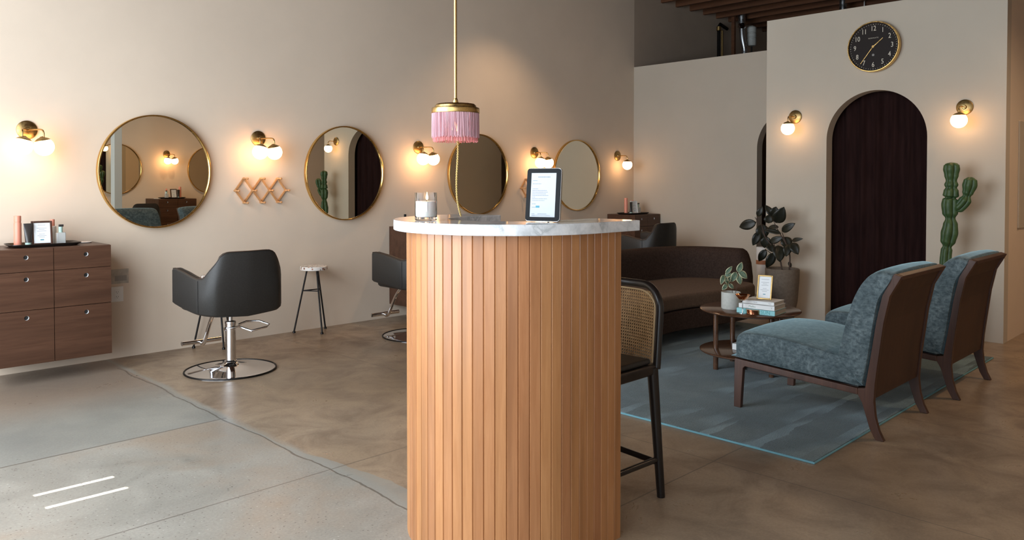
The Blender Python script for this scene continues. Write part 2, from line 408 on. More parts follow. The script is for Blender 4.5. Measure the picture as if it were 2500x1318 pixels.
# head wall pierced by two narrow slots, added to shape the sun streaks
zz0, zz1 = 2.1*(.9-FX), 2.1*(1.235-FX)
ys = [3.622+.03*1.77, 3.80+.03*1.77]
e = .012
cuts = [YO, ys[0]-e, ys[0]+e, ys[1]-e, ys[1]+e, YA]
for i in (0, 2, 4): m.box(FX-.02, FX, cuts[i], cuts[i+1], zz0, zz1)
m.box(FX-.02, FX, YO, YA, WZ1, zz0); m.box(FX-.02, FX, YO, YA, zz1, 4.3)
struct(m.build('wall_front', WALL, smooth=False))
struct(MB().box(FX-3.6, FX-.02, YO-1, YA+.5, WZ1+.005, WZ1+.03).build('trim_sun_blocker', BLACKMATT, smooth=False))  # unseen slab added to keep direct sun out of the windows
for i, (a, b) in enumerate(BAYS):
    w = MB()
    for q in (a, b-.05): w.box(FX-.10, FX-.04, q, q+.05, WZ0, WZ1)
    for z in (WZ0, WZ1-.05, 2.35): w.box(FX-.10, FX-.04, a, b, z, z+.05)
    wo = struct(w.build('window_%d' % (i+1), BLACKM, smooth=False))
    MB().box(FX-.075, FX-.068, a+.05, b-.05, WZ0+.05, WZ1-.05).build('pane', GLASS, wo, smooth=False)
ce = struct(MB().box(FX-.02, 13.3, YO-.3, YA+.3, 4.12, 4.3).build('ceiling', JOIST, smooth=False))
m = MB(); x = -.712+.372
k = 0
while x < 13:
    m.box(x-.022, x+.022, YO, YA-.0, 3.87, 4.12); x += .372
for y in (1.3, 4.6): m.box(FX, 13.1, y, y+.03, 4.06, 4.12)
struct(m.build('trim_joists', JOIST, smooth=False))
# arch curtains
def curtain(x, y0, y1, label):
    m = MB(); n = 90
    def fn(u, v):
        y = lerp(y0, y1, u); a = .014*math.sin(u*46+.6*math.sin(u*9)) + .008*math.sin(u*91+1)
        return (x+a*(.75+.25*v), y, .015+v*2.30)
    m.grid(fn, n*2, 10)
    o = m.build('curtain', CURT, solid=.004); return tag(o, label, 'curtain')
curtain(7.66, 2.20, 3.28, 'dark maroon floor-length curtain hung behind the large arch under the clock')
curtain(9.6, 3.4, 4.8, 'dark curtain at the back of the partly hidden arch in the recess')

# things above the partitions
p = thing('duct_pipe', 'tall galvanised duct pipe with bright bend seen above the low partition', 'pipe', (11.06, 6.0, 0))
MB().tube(catmull([(0,0,0),(0,0,3.0),(.01,.0,3.35),(-.02,.02,3.55),(-.03,.03,3.72)], 8), .04, 16).build('lower_tube', GALV, p)
MB().cyl((-.03,.03,3.74), (-.03,.03,4.1), .055).build('upper_tube', GALV, p); MB().lathe([(.04,3.70),(.062,3.72),(.062,3.76),(.055,3.78)], 24, (-.03,.03,0)).build('collar', CHROME, p)
tag(MB().box(10.93, 10.98, 6.10, 6.15, 0, 4.12).build('timber_stud', PEG if False else JOIST, smooth=False), 'orange-brown timber stud standing left of the galvanised duct above the partition', 'post')
p = thing('pipe_run', 'old dark pipe with elbows against the rear wall above the low partition', 'pipe', (10.73, 6.25, 0))
MB().tube([(0,0,0),(0,0,3.72),(.02,-.01,3.76),(.25,0,3.72)], .025, 12).build('pipe', BLACKM, p); MB().tube([(.10,0,0),(.10,0,3.68)], .018, 10).build('branch_pipe', BRASSD, p)
MB().lathe([(.034,0),(.034,.06)], 16, (0,0,3.66)).build('elbow_collar', BRASSD, p)
p = thing('vent_canister', 'pale banded metal canister beside the duct above the partition', 'canister', (11.25, 5.98, 3.45))
m = MB(); m.lathe([(0,0),(.06,.01),(.07,.03),(.07,.12),(.064,.125),(.064,.14),(.07,.145),(.07,.19),(.064,.195),(.064,.21),(.07,.215),(.07,.29),(.05,.31),(0,.31)], 28); m.build('body', CPOT, p)
MB().cyl((0,0,-.0),(0,0,-3.45), .012).build('stem', BLACKM, p)
tag(MB().cyl((11.2, 4.55, 0), (11.2, 4.55, 4.12), .05).build('duct_pipe', GALV), 'plain galvanised duct pipe rising above the arch wall near the clock', 'pipe')
tag(MB().tube([(11.5,4.37,2.0),(11.5,4.37,4.1)], .008, 8).build('conduit_pipe', WHITE), 'thin pale conduit rising above the arch wall right of the duct', 'pipe')
tag(MB().tube([(9.3,4.9,3.93-.09),(9.3,4.6,3.84),(9.1,3.0,3.5),(9.0,2.8,3.3),(9.0,2.8,3.0)], .012, 8).build('black_cable', BLACKMATT), 'black cable sagging under the joists above the arch wall', 'cable')

# ------------------------------------------------------------------ mirrors
def make_mirror():
    r = thing('round_mirror', '', 'mirror')
    d = .434
    MB().lathe([(0,-.030),(d-.004,-.030),(d-.004,-.024),(0,-.024)], 96, (0,0,0), Matrix.Rotation(R(90),3,'X') @ Matrix.Scale(1,3)).build('mirror_glass', GLASSM, r)
    m = MB(); n = 96
    prof = [(d-.004,0),(d-.004,.034),(d-.002,.036),(d+.006,.036),(d+.008,.034),(d+.008,0)]
    m.grid(lambda u, v: (prof[int(round(v*6))%6][0]*math.cos(2*math.pi*u), -prof[int(round(v*6))%6][1], prof[int(round(v*6))%6][0]*math.sin(2*math.pi*u)), n, 6, True, True)
    m.build('rim', GOLD, r, angle=50)
    return r
M0 = make_mirror()
# fix the glass orientation: disc facing -y
for ch in M0.children: 
    if ch.name.startswith('mirror_glass'):
        me = ch.data; bm = bmesh.new(); v0 = [bm.verts.new((.432*math.cos(2*math.pi*i/96), -.021, .432*math.sin(2*math.pi*i/96))) for i in range(96)]
        v1 = [bm.verts.new((v.co.x, -.018, v.co.z)) for v in v0]
        bm.faces.new(v0); bm.faces.new(v1[::-1])
        for i in range(96): bm.faces.new([v0[i], v1[i], v1[(i+1)%96], v0[(i+1)%96]])
        bmesh.ops.recalc_face_normals(bm, faces=bm.faces[:]); bm.to_mesh(me); bm.free()
        for pl in me.polygons: pl.use_smooth = False
ML = ['largest round brass-rimmed mirror, nearest on the left wall, showing a white post',
      'round brass-rimmed mirror right of the peg rack, showing the arch and cactus',
      'round brass-rimmed mirror partly hidden behind the pink pendant lamp',
      'farthest round brass-rimmed mirror on the left wall, behind the tablet']
for i, xx in enumerate((2.352, 4.08, 5.80, 7.465)):
    loc = (xx, YA, 1.428)
    if i == 0: M0.location = loc; M0['label'] = ML[0]; M0['group'] = 'round mirrors on the left wall'
    else: dup(M0, loc, 0, ML[i], 'round mirrors on the left wall')
dup(M0, (5.85, YO, 1.428), R(180), 'round mirror on the opposite wall, reflected left of the white post in the nearest mirror', 'round mirrors on the opposite wall')
dup(M0, (7.62, YO, 1.428), R(180), 'round mirror on the opposite wall, reflected at the right edge of the nearest mirror', 'round mirrors on the opposite wall')

# the two nearest mirrors hang a touch askew: turned towards the back of the room, top leaning forward
for o in list(bpy.data.objects):
    if o.name.startswith('round_mirror') and o.location.y > 0:
        yw, pt_ = {2.352: (4.0, .5), 4.08: (3.4, .1), 5.80: (.5, .0), 7.465: (.3, .0)}[round(o.location.x, 3)]
        o.rotation_euler = (R(pt_), 0, R(yw)); o.location.y = YA-.445*math.sin(R(yw))-.004

# ------------------------------------------------------------------ sconces
def make_sconce(arms):
    r = thing('wall_sconce', '', 'wall lamp')
    m = MB(); n = 48
    prof = [(0,.0),(.066,0),(.066,.008),(.062,.012),(.02,.016),(.014,.028),(0,.028)]
    for i in range(1): 
        rings = []
        for q, yy in prof:
            if q == 0: rings.append([m.bm.verts.new((0,-yy,0))])
            else: rings.append([m.bm.verts.new((q*math.cos(2*math.pi*j/n), -yy, q*math.sin(2*math.pi*j/n))) for j in range(n)])
        for A, B in zip(rings, rings[1:]):
            for j in range(n):
                k = (j+1)%n
                if len(A) == 1: m.bm.faces.new([A[0], B[j], B[k]])
                elif len(B) == 1: m.bm.faces.new([A[j], A[k], B[0]])
                else: m.bm.faces.new([A[j], A[k], B[k], B[j]])
    m.build('wall_plate', BRASSD, r)
    for dx, tilt in arms:
        ex = dx; P = [(0,-.02,0), (dx*.30,-.06,.0), (dx*.75,-.12,.0), (dx*.95,-.15,-.006), (ex,-.163,-.025), (ex*1.02,-.165,-.058)]
        MB().tube(catmull(P, 6), .0055, 10).build('arm', BRASS, r)
        c = Vector((ex*1.02,-.165,-.121)); T = Matrix.Rotation(tilt, 3, 'Y')
        g = MB(); g.ball((0,0,0), .064, n=32, m=20); g.build('globe', GLOBE, r, loc=c)
        cp = MB(); prof = [(0,.071),(.008,.071),(.010,.068)] + [(.0660*math.sin(R(a)), .0660*math.cos(R(a))) for a in range(15, 52, 5)]
        cp.lathe(prof, 32, (0,0,0), T); cp.build('cap', BRASSD, r, loc=c, solid=.0012)
    return r
S2 = make_sconce([(-.0645, R(13)), (.0645, R(-13))])
SL = ['two-globe brass sconce, leftmost, above the drawer cabinet on the left wall', 'two-globe brass sconce above the full wooden peg rack',
      'two-globe brass sconce just left of the pink pendant lamp', 'two-globe brass sconce above the tablet, left of the farthest mirror']
for i, (xx, z) in enumerate(((1.483,1.715), (3.23,1.722), (4.98,1.70), (6.71,1.69))):
    if i == 0: S2.location = (xx, YA, z); S2['label'] = SL[0]; S2['group'] = 'two-globe sconces'
    else: dup(S2, (xx, YA, z), 0, SL[i], 'two-globe sconces')
dup(S2, (6.77, YO, 1.71), R(180), 'two-globe brass sconce on the opposite wall, seen reflected in the nearest mirror', 'two-globe sconces')
S1 = make_sconce([(0.0, 0)])
S1.location = (8.315, YA, 1.69); S1['label'] = 'single-globe brass sconce in the far corner right of the farthest mirror'; S1['group'] = 'single-globe sconces'
dup(S1, (XB2, 3.493, 1.99), R(-90), 'single-globe brass sconce left of the curtained arch', 'single-globe sconces')
dup(S1, (XB2, 1.99, 1.985), R(-90), 'single-globe brass sconce right of the curtained arch above the cactus', 'single-globe sconces')

# ------------------------------------------------------------------ peg racks
def make_rack():
    r = thing('peg_rack', '', 'coat rack'); h = .155; a = .103
    N = [(i*h, 0) for i in range(4)] + [(h*(i+.5), a) for i in range(3)] + [(h*(i+.5), -a) for i in range(3)]
    def bar(p, q, y):
        d = Vector((q[0]-p[0], 0, q[1]-p[1])); L = d.length; d.normalize(); w = Vector((-d.z, 0, d.x))*.0085
        P0 = Vector((p[0], y, p[1]))-d*.008; P1 = Vector((q[0], y, q[1]))+d*.008; t_ = Vector((0,-.010,0))
        m = MB(); m.hexa([P0-w, P0+w, P0+w+t_, P0-w+t_], [P1-w, P1+w, P1+w+t_, P1-w+t_]); m.build('bar', PEG, r, bevel=.002)
    for i in range(3):
        bar((i*h,0), ((i+.5)*h,a), -.006); bar(((i+.5)*h,a), ((i+1)*h,0), -.018)
        bar((i*h,0), ((i+.5)*h,-a), -.018); bar(((i+.5)*h,-a), ((i+1)*h,0), -.006)
    for (x_, z_) in N:
        m = MB(); M_ = Matrix.Rotation(R(90), 3, 'X')
        m.lathe([(0,0),(.009,0),(.009,.03),(.0065,.034),(.006,.070),(.0095,.076),(.0095,.084),(.005,.088),(0,.088)], 14, (x_, -.002, z_), M_)
        m.build('peg', PEG, r)
    return r
K0 = make_rack(); K0.location = (3.011, YA-.002, 1.272)
tag(K0, 'wooden accordion peg rack fully in view between the two nearest mirrors', 'coat rack', 'accordion peg racks')
dup(K0, (6.471, YA-.002, 1.272), 0, 'wooden accordion peg rack mostly hidden behind the tablet', 'accordion peg racks')

# ------------------------------------------------------------------ wall cabinets
def make_cabinet():
    r = thing('drawer_cabinet', '', 'cabinet'); W_, D, Z0, Z1 = .725, .44, .135, .905
    m = MB(); m.box(0, W_, -D+.02, 0, Z0, Z1); m.build('body', WALNUT, r, smooth=False, bevel=.0015)
    rows = [(.755, .903), (.500, .751), (.137, .496)]
    for cx0, cx1 in ((.002, .3605), (.3645, .723)):
        for z0, z1 in rows:
            cx = cx0+.55*(cx1-cx0)+.0; cz = z1-.055 if z1 > .8 else z1-.048
            # front with a round finger hole
            m = MB(); n = 28; hr = .0145
            rect = []
            for i in range(n):
                a = 2*math.pi*i/n; ca, sa = math.cos(a), math.sin(a)
                tx = ((cx1-cx) if ca > 0 else (cx-cx0))/max(abs(ca), 1e-6); tz = ((z1-cz) if sa > 0 else (cz-z0))/max(abs(sa), 1e-6); tt = min(tx, tz)
                rect.append((cx+ca*tt, cz+sa*tt))
            circ = [(cx+hr*math.cos(2*math.pi*i/n), cz+hr*math.sin(2*math.pi*i/n)) for i in range(n)]
            # insert true corners by snapping the nearest ray
            for c_ in ((cx0,z0),(cx1,z0),(cx1,z1),(cx0,z1)):
                j = min(range(n), key=lambda k: (rect[k][0]-c_[0])**2+(rect[k][1]-c_[1])**2); rect[j] = c_
            F = [[m.bm.verts.new((p[0], yy, p[1])) for p in L] for L, yy in ((rect,-D),(circ,-D),(circ,-D+.019),(rect,-D+.019))]
            for A, B in ((0,1),(1,2),(2,3),(3,0)):
                for i in range(n): m.bm.faces.new([F[A][i], F[A][(i+1)%n], F[B][(i+1)%n], F[B][i]])
            dr = m.build('drawer', WALNUT, r, smooth=False)
            g = MB(); g.lathe([(hr-.0005,0),(hr-.0005,.016),(hr,.016),(hr,0)], 28, (cx, -D+.018, cz), Matrix.Rotation(R(90),3,'X')); g.build('finger_hole_lining', PAPER, dr)
            g = MB(); g.lathe([(0,0),(hr,0)], 28, (cx, -D+.0175, cz), Matrix.Rotation(R(90),3,'X')); g.build('hole_back', BLACKMATT, dr)
    return r
CB = make_cabinet(); CB.location = (1.165, YA-.005, 0)
tag(CB, 'dark walnut wall-hung drawer cabinet nearest on the left wall, with finger-hole drawers', 'cabinet', 'wall-hung drawer cabinets')
dup(CB, (4.61, YA-.005, 0), 0, 'dark walnut wall-hung cabinet behind the counter left edge and second salon chair', 'wall-hung drawer cabinets')
c3 = dup(CB, (8.10, YA-.005, 0.02), 0, 'dark walnut wall-hung cabinet in the far corner by the single-globe sconce', 'wall-hung drawer cabinets'); c3.scale = (.76, 1, 1)
dup(CB, (7.10, YO+.005, 0), R(180), 'walnut drawer cabinet on the opposite wall, seen reflected in the nearest mirror', 'wall-hung drawer cabinets')

# tray with bottles
def xf(base, rotz):
    c_, s_ = math.cos(rotz), math.sin(rotz)
    return lambda x, y, z: (base[0]+x*c_-y*s_, base[1]+x*s_+y*c_, base[2]+z)
TRAY = None
def make_tray():
    r = thing('serving_tray', '', 'tray'); m = MB()
    W_, D = .165, .095
    def fn(u, v):
        a = 2*math.pi*u; ca, sa = math.cos(a), math.sin(a); k = .32
        ex = W_*math.copysign(abs(ca)**k, ca); ey = D*math.copysign(abs(sa)**k, sa)
        s_, z = [(0.001,.002),(.88,.002),(1.0,.016),(1.0,.013),(.88,0),(.001,0)][int(round(v*5))]
        return (ex*s_, ey*s_, z)
    m.grid(fn, 64, 6, True, False); m.build('dish', BLACKW, r); return r
def make_bottle(name, mat_b, mat_c, r_, h, cap_h, capr, label):
    r = thing(name, label, 'bottle')
    m = MB(); m.lathe([(0,0),(r_*.96,0),(r_,.004),(r_,h-.01),(r_*.9,h-.002),(capr*.9,h),(0,h)], 28); m.build('body', mat_b, r)
    m = MB(); m.lathe([(0,h),(capr,h),(capr,h+cap_h-.003),(capr*.93,h+cap_h),(0,h+cap_h)], 24); m.build('cap', mat_c, r)
    return r
def make_frame(name, w, h, mat_f, mat_p, label, cat='picture frame'):
    r = thing(name, label, cat); b = .010
    m = MB(); m.box(-w/2, -w/2+b, -.012, 0, 0, h).box(w/2-b, w/2, -.012, 0, 0, h).box(-w/2+b, w/2-b, -.012, 0, 0, b).box(-w/2+b, w/2-b, -.012, 0, h-b, h)
    m.build('frame', mat_f, r, smooth=False, bevel=.0015)
    pg = MB().box(-w/2+b, w/2-b, -.008, -.003, b, h-b).build('page', PAPER, r, smooth=False)
    m = MB(); 
    for i in range(9):
        z = h*.82 - i*h*.062; ww = w*(.25+.35*random.random())*.5
        if i in (1, 5): continue
        m.box(-ww, ww, -.0085, -.008, z, z+.0022)
    m.build('printed_lines', INK, pg, smooth=False)
    MB().box(-.008, .008, -.0088, -.008, h*.2, h*.2+.005).build('printed_logo', TEAL, pg, smooth=False)
    return r
def dress_cabinet(base, rotz, where, pal):
    """tray, bottles and framed card on a cabinet top"""
    f = xf(base, rotz)
    K = 1.33; f0 = f; f = lambda x, y, z: f0(x*K, y*K if y > -.03 else y*K*.9, z*K)
    before = set(bpy.data.objects)
    t_ = make_tray(); t_.location = f(0,0,0); t_.rotation_euler = (0,0,rotz); tag(t_, 'shallow dark wooden tray '+where, 'tray', 'trays on cabinets')
    b = make_bottle('shampoo_bottle', PEACH, PEACH, .0175, .125, .03, .0165, 'tall peach bottle on the tray '+where); b.location = f(-.115,.0,.004)
    # squeeze tube
    r = thing('squeeze_tube', 'dark squeeze tube on the tray '+where, 'tube', f(-.075,-.035,.004), rotz)
    m = MB(); m.grid(lambda u, v: (lerp(.014,.022,v)*math.cos(2*math.pi*u), lerp(.014,.0012,v)*math.sin(2*math.pi*u), .018+v*.098), 28, 8, True, False); m.build('body', TUBE, r)
    MB().lathe([(0,0),(.014,0),(.015,.018),(0,.018)], 20).build('cap', SAGE, r)
    MB().box(-.012,.012,-.0145,-.0135,.07,.085).build('round_mark', INK, r, smooth=False) if False else None
    fr = make_frame('picture_frame', .095, .125, WALNUTV if pal else WHITE, PAPER, 'framed card on the tray '+where); fr.location = f(-.012,-.03,.005); fr.rotation_euler = (R(-9),0,rotz+R(-4))
    b = make_bottle('lotion_bottle', WHITE, PEACH, .019, .095, .035, .011, 'white peach-capped bottle on the tray '+where); b.location = f(.055,.045,.004)
    r = thing('pump_bottle', 'clear pump bottle on the tray '+where, 'bottle', f(.080,-.005,.004), rotz)
    MB().box(-.022,.022,-.014,.014,0,.062).build('body', FROST, r, bevel=.004)
    MB().lathe([(0,.062),(.010,.062),(.010,.092),(0,.092)], 20).build('collar', SAGE, r)
    MB().box(-.009,.014,-.005,.005,.092,.104).build('pump_head', TUBE, r, bevel=.002)
    for q in set(bpy.data.objects)-before:
        if q.parent is None: q.scale = (K, K, K)
dress_cabinet((1.52, YA-.23, .906), 0, 'on the nearest cabinet', True)
dress_cabinet((8.30, YA-.27, .926), 0, 'on the far corner cabinet', False)
dress_cabinet((6.74, YO+.24, .906), R(180), 'on the cabinet reflected in the nearest mirror', True)
tag(MB().lathe([(0,0),(.055,0),(.06,.006),(.055,.007),(0,.004)], 32).build('saucer', PAPER, loc=(1.80, YA-.12, .906)), 'small pale saucer beside the tray on the nearest cabinet', 'dish')
tag(MB().lathe([(0,0),(.055,0),(.06,.006),(.055,.007),(0,.004)], 32).build('saucer', PAPER, loc=(6.46, YO+.24, .906)) , 'small pale saucer on the opposite-wall cabinet seen in the nearest mirror', 'dish')
b = make_bottle('spray_bottle', BLACKP, BLACKP, .018, .09, .03, .012, 'black bottle behind the candle on the cabinet beyond the counter'); b.location = (4.72, YA-.12, .906)
tag(MB().box(4.606, 4.610, 5.98, 6.05, .69, .76).build('socket_plate', WHITE, bevel=.001), 'small white socket plate on the side of the cabinet beyond the counter', 'outlet')

# outlets by the first cabinet
r = thing('power_outlet', 'white double power outlet plate low on the wall right of the nearest cabinet', 'outlet', (2.035, YA, .49))
MB().box(-.08,.08,-.006,0,-.058,.058).build('cover_plate', WHITE, r, bevel=.002)
for xx in (-.035, .035):
    s_ = MB().box(xx-.018,xx+.018,-.009,-.005,-.036,.036).build('socket', WHITE, r, bevel=.002)
    m = MB()
    for zz in (-.018,.018): m.box(xx-.008,xx-.006,-.0096,-.009,zz-.004,zz+.005).box(xx+.006,xx+.008,-.0096,-.009,zz-.004,zz+.005).box(xx-.002,xx+.002,-.0096,-.009,zz-.012,zz-.008)
    m.build('slots', BLACKMATT, s_, smooth=False)
r = thing('junction_cover', 'grey metal junction box cover above the power outlet by the nearest cabinet', 'junction box', (2.07, YA, .625))
MB().box(-.085,.085,-.004,0,-.055,.055).build('cover_plate', noisy('worn grey paint', (.36,.33,.28), (.50,.45,.38), 18, .7), r, bevel=.001)
MB().box(-.015,.07,-.0055,-.004,-.035,.005).build('worn_label', INK if False else mat('grey label', (.30,.28,.25), .7), r, smooth=False)

# ------------------------------------------------------------------ salon chairs
def make_salon_chair():
    r = thing('salon_chair', '', 'chair')
    path = [(-.305,.26),(-.315,.10),(-.315,-.08),(-.300,-.17),(-.255,-.245),(-.19,-.275),(0,-.285),(.19,-.275),(.255,-.245),(.300,-.17),(.315,-.08),(.315,.10),(.305,.26)]
    P = [Vector((a, b, 0)) for a, b in path]; P = catmull([(p.x,p.y,0) for p in P], 5)
    n = len(P); L = [0]
    for a, b in zip(P, P[1:]): L.append(L[-1]+(b-a).length)
    tot = L[-1]
    ss = [0, .04, .14, .265, .295, .345, .37, .40]; zt = [.735,.742,.728,.695,.70,.80,.86,.875]
    def ztop(s): s = min(s, 1-s); return interp(ss, zt, s)
    def zbot(s): s = min(s, 1-s); return interp([0,.25,.5], [.478,.448,.420], s)
    m = MB(); rings = []
    for i in range(n):
        t_ = (P[min(i+1,n-1)]-P[max(i-1,0)]).normalized(); nn = Vector((-t_.y, t_.x, 0))  # inward
        if nn.dot(Vector((0,.05,0))-P[i]) < 0: nn = -nn
        s_ = L[i]/tot; z0, z1 = zbot(s_), ztop(s_); th = .055
        sm = min(s_, 1-s_)
        ring = []
        rr = .016
        for dz, dn in ((z0+rr,0),(lerp(z0,z1,.5),0),(z1-rr,0),(z1-.004,.005),(z1,.018),(z1,th-.018),(z1-.004,th-.005),(z1-rr,th),(z0+rr,th),(z0,th-rr),(z0,rr)):
            k = (dz-.45)/.42
            lean = max(0, sm-.22)/.28          # backrest leans back and narrows upward
            q = P[i]+nn*dn; q = Vector((q.x*(1-.13*max(0,k-.5)*2*(1 if sm > .2 else 0)*lean), q.y-.035*max(0,k)*lean, dz))
            ring.append(m.bm.verts.new(q))
        rings.append(ring)
    for A, B in zip(rings, rings[1:]):
        for j in range(len(A)): m.bm.faces.new([A[j], A[(j+1)%len(A)], B[(j+1)%len(A)], B[j]])
    m.bm.faces.new(rings[0][::-1]); m.bm.faces.new(rings[-1])
    sh_ = m.build('upholstered_shell', LEATHER, r, angle=60)
    for sg in (-1, 1):      # seam where arm meets back, piping along the arm top
        m = MB(); m.tube([(sg*.3065,-.165,.462),(sg*.3065,-.165,.68)], .0018, 6); m.build('seam', BLACKMATT, sh_)
    m = MB(); pts = []
    for i in range(n):
        s_ = L[i]/tot; t_ = (P[min(i+1,n-1)]-P[max(i-1,0)]).normalized(); nn = Vector((-t_.y, t_.x, 0))
        if nn.dot(Vector((0,.05,0))-P[i]) < 0: nn = -nn
        sm = min(s_,1-s_); lean = max(0, sm-.22)/.28; z1 = ztop(s_); k = (z1-.45)/.42; q = P[i]+nn*.006
        pts.append((q.x*(1-.13*max(0,k-.5)*2*(1 if sm > .2 else 0)*lean), q.y-.035*max(0,k)*lean, z1-.001))
    m.tube(pts, .0028, 6); m.build('piping', PIPE, sh_)
    m = MB(); m.box(-.255,.255,-.22,.27,.43,.545); m.build('seat_cushion', LEATHER, r, bevel=.035, seg=4)
    MB().box(-.12,.12,-.12,.12,.405,.43).build('seat_plate', BLACKM, r, bevel=.004)
    MB().lathe([(0,.345),(.015,.345),(.015,.41),(0,.41)], 24).build('piston', CHROME, r)
    MB().lathe([(.040,.06),(.044,.062),(.044,.07),(.036,.075),(.036,.335),(.039,.337),(.039,.352),(.020,.357),(0,.357)], 36).build('column', CHROME, r)
    MB().lathe([(0,0),(.312,0),(.312,.006),(.300,.010),(.28,.0125),(.17,.022),(.08,.038),(.05,.052),(.040,.068),(0,.07)], 72).build('base', CHROME, r)
    MB().tube([(.311*math.cos(2*math.pi*i/64), .311*math.sin(2*math.pi*i/64), .007) for i in range(64)], .0065, 8, closed=True).build('base_rim', BLACKM, r)
    m = MB(); m.tube([(-.03,-.02,.305),(.0,-.045,.31),(.04,-.05,.315),(.075,-.07,.298),(.10,-.12,.285),(.21,-.13,.30),(.245,-.10,.312),(.20,-.04,.335),(.12,.0,.335),(.06,.0,.32)], .007, 10); m.build('pump_lever', CHROME, r)
    MB().cyl((-.045,0,.30), (-.02,0,.30), .012).build('knob', CHROME, r)
    m = MB(); P_ = catmull([(0,.16,.42),(0,.24,.40),(0,.33,.31),(0,.415,.175),(0,.44,.135),(0,.475,.118),(0,.50,.13)], 6); m.tube(P_, .014, 14); fr = m.build('footrest_arm', CHROME, r)
    MB().cyl((-.15,.49,.137), (.15,.49,.137), .017).build('footrest_bar', CHROME, r)
    return r
CH = make_salon_chair(); CH.location = (2.51, 5.36, 0)
tag(CH, 'black leather hydraulic salon chair in full view facing the nearest mirror', 'chair', 'salon chairs')
dup(CH, (4.24, 5.40, 0), 0, 'black leather salon chair half hidden behind the left edge of the counter', 'salon chairs')
dup(CH, (7.58, 5.36, 0), 0, 'black leather salon chair showing above the sofa by the far corner', 'salon chairs')
dup(CH, (5.72, YO+.98, 0), R(180), 'black salon chair at the opposite wall, seen reflected in the nearest mirror', 'salon chairs')
tag(MB().box(5.16, 5.28, -.26, -.14, 0, 4.12).build('support_post', mat('white painted steel', (.62,.66,.66), .5), smooth=False, bevel=.004), 'white square post, seen reflected in the nearest mirror', 'post')

# ------------------------------------------------------------------ terrazzo stools
def make_stool():
    r = thing('side_stool', '', 'stool')
    MB().lathe([(0,.560),(.116,.560),(.120,.564),(.120,.590),(.116,.594),(0,.594)], 48).build('seat', TERR, r)
    F = [(-.15,.09),(.0,-.13),(.155,.07)]
    T_ = [(-.05,.035),(.0,-.045),(.055,.03)]
    mid = []
    for (a, b), (c, d) in zip(F, T_):
        MB().tube([(c,d,.56),(a,b,.015)], .0075, 10).build('leg', BLACKM, r)
        MB().lathe([(0,0),(.013,0),(.013,.012),(.008,.018),(0,.018)], 16, (a,b,0)).build('foot', BLACKM, r)
        k = (.56-.375)/.545; mid.append((lerp(c,a,k), lerp(d,b,k), .375))
    MB().tube(mid, .005, 8, closed=True).build('brace_ring', BLACKM, r)
    return r
ST = make_stool(); ST.location = (3.68, 6.19, 0)
tag(ST, 'three-legged stool with terrazzo seat standing by the wall between salon chairs', 'stool', 'terrazzo stools')
dup(ST, (2.78, 6.19, 0), 0, 'three-legged stool mostly hidden behind the nearest salon chair', 'terrazzo stools')

# ------------------------------------------------------------------ reception counter
CS = .962
ctr = thing('reception_counter', 'curved reception counter of vertical fir slats with a thick marble top', 'counter', (2.25*CS, 2.27*CS, 0))
def U(Ro, Ri, xf_, xb_, n=40):
    """U-shaped plan about the local origin, open towards +x"""
    o_ = arc(0,0,Ro,270,90,n); i_ = arc(0,0,Ri,90,270,n)
    return [(xf_,-Ro)]+o_+[(xb_,Ro),(xb_,Ri)]+i_+[(xf_,-Ri)]
ZT = 1.205
m = MB(); m.zprism(U(.467*CS,.245*CS,.262*CS,.195*CS), ZT-.0395, ZT); m.build('countertop', MARBLE, ctr, bevel=.003)
m = MB(); m.zprism(U(.403*CS,.30*CS,.205*CS,.15*CS), .0, ZT-.0395); m.build('inner_carcass', wood('plain fir panel', (.40,.20,.08), (.52,.30,.14), 2), ctr, smooth=False)
# slats
path = [(.212-.042*i, -.415) for i in range(0, 1)]
def outer(s):   # arc-length along the outer face from the front end
    R0 = .415*CS; a = .212*CS
    if s < a: return Vector((a-s, -R0)), Vector((0,-1))
    s -= a; L_ = math.pi*R0
    if s < L_:
        th = R(270)-s/R0; return Vector((R0*math.cos(th), R0*math.sin(th))), Vector((math.cos(th), math.sin(th)))
    s -= L_; return Vector((s, R0)), Vector((0,1))
tot = (.212+math.pi*.415+.155)*CS; w = .0415*CS; N = int(round(tot/w)); w = tot/N
m = MB()
for i in range(N):
    p0, n0 = outer(i*w+.0004); p1, n1 = outer((i+1)*w-.0004)
    d = (p1-p0).normalized(); nn = ((n0+n1)/2).normalized(); g = .0022
    poly = [p0-nn*.014, p0-nn*.003, p0+d*g, p1-d*g, p1-nn*.003, p1-nn*.014]
    m.zprism([(q.x,q.y) for q in poly], .0, ZT-.0397)
m.build('slats', OAK, ctr, smooth=False)

# candle
r = thing('candle', 'lit white candle in a clear glass tumbler on the marble countertop', 'candle', (1.895*CS, 2.365*CS, ZT))
MB().lathe([(0,.0005),(.038,.0005),(.041,.004),(.041,.104),(.0385,.104),(.0385,.018),(.036,.013),(0,.013)], 48).build('glass_jar', mat('jar glass', (1,1,1), .0, Transmission_Weight=1.0, IOR=1.2), r)
MB().lathe([(0,.0145),(.0365,.0145),(.0378,.018),(.0378,.070),(.036,.072),(0,.071)], 40).build('wax', WAX, r)
MB().tube([(0.004,0,.068),(.004,.0,.080)], .001, 6).build('wick', BLACKMATT, r)
MB().lathe([(0,.076),(.0030,.078),(.0050,.083),(.0042,.090),(.0020,.098),(.0007,.104),(0,.107)], 16, (.005,0,0)).build('flame', FLAME, r)
m = MB(); 
m.grid(lambda u, v: (.0415*math.cos(R(198+40*u)), .0415*math.sin(R(198+40*u)), .035+.035*v), 10, 2); m.build('label', PAPER, r)

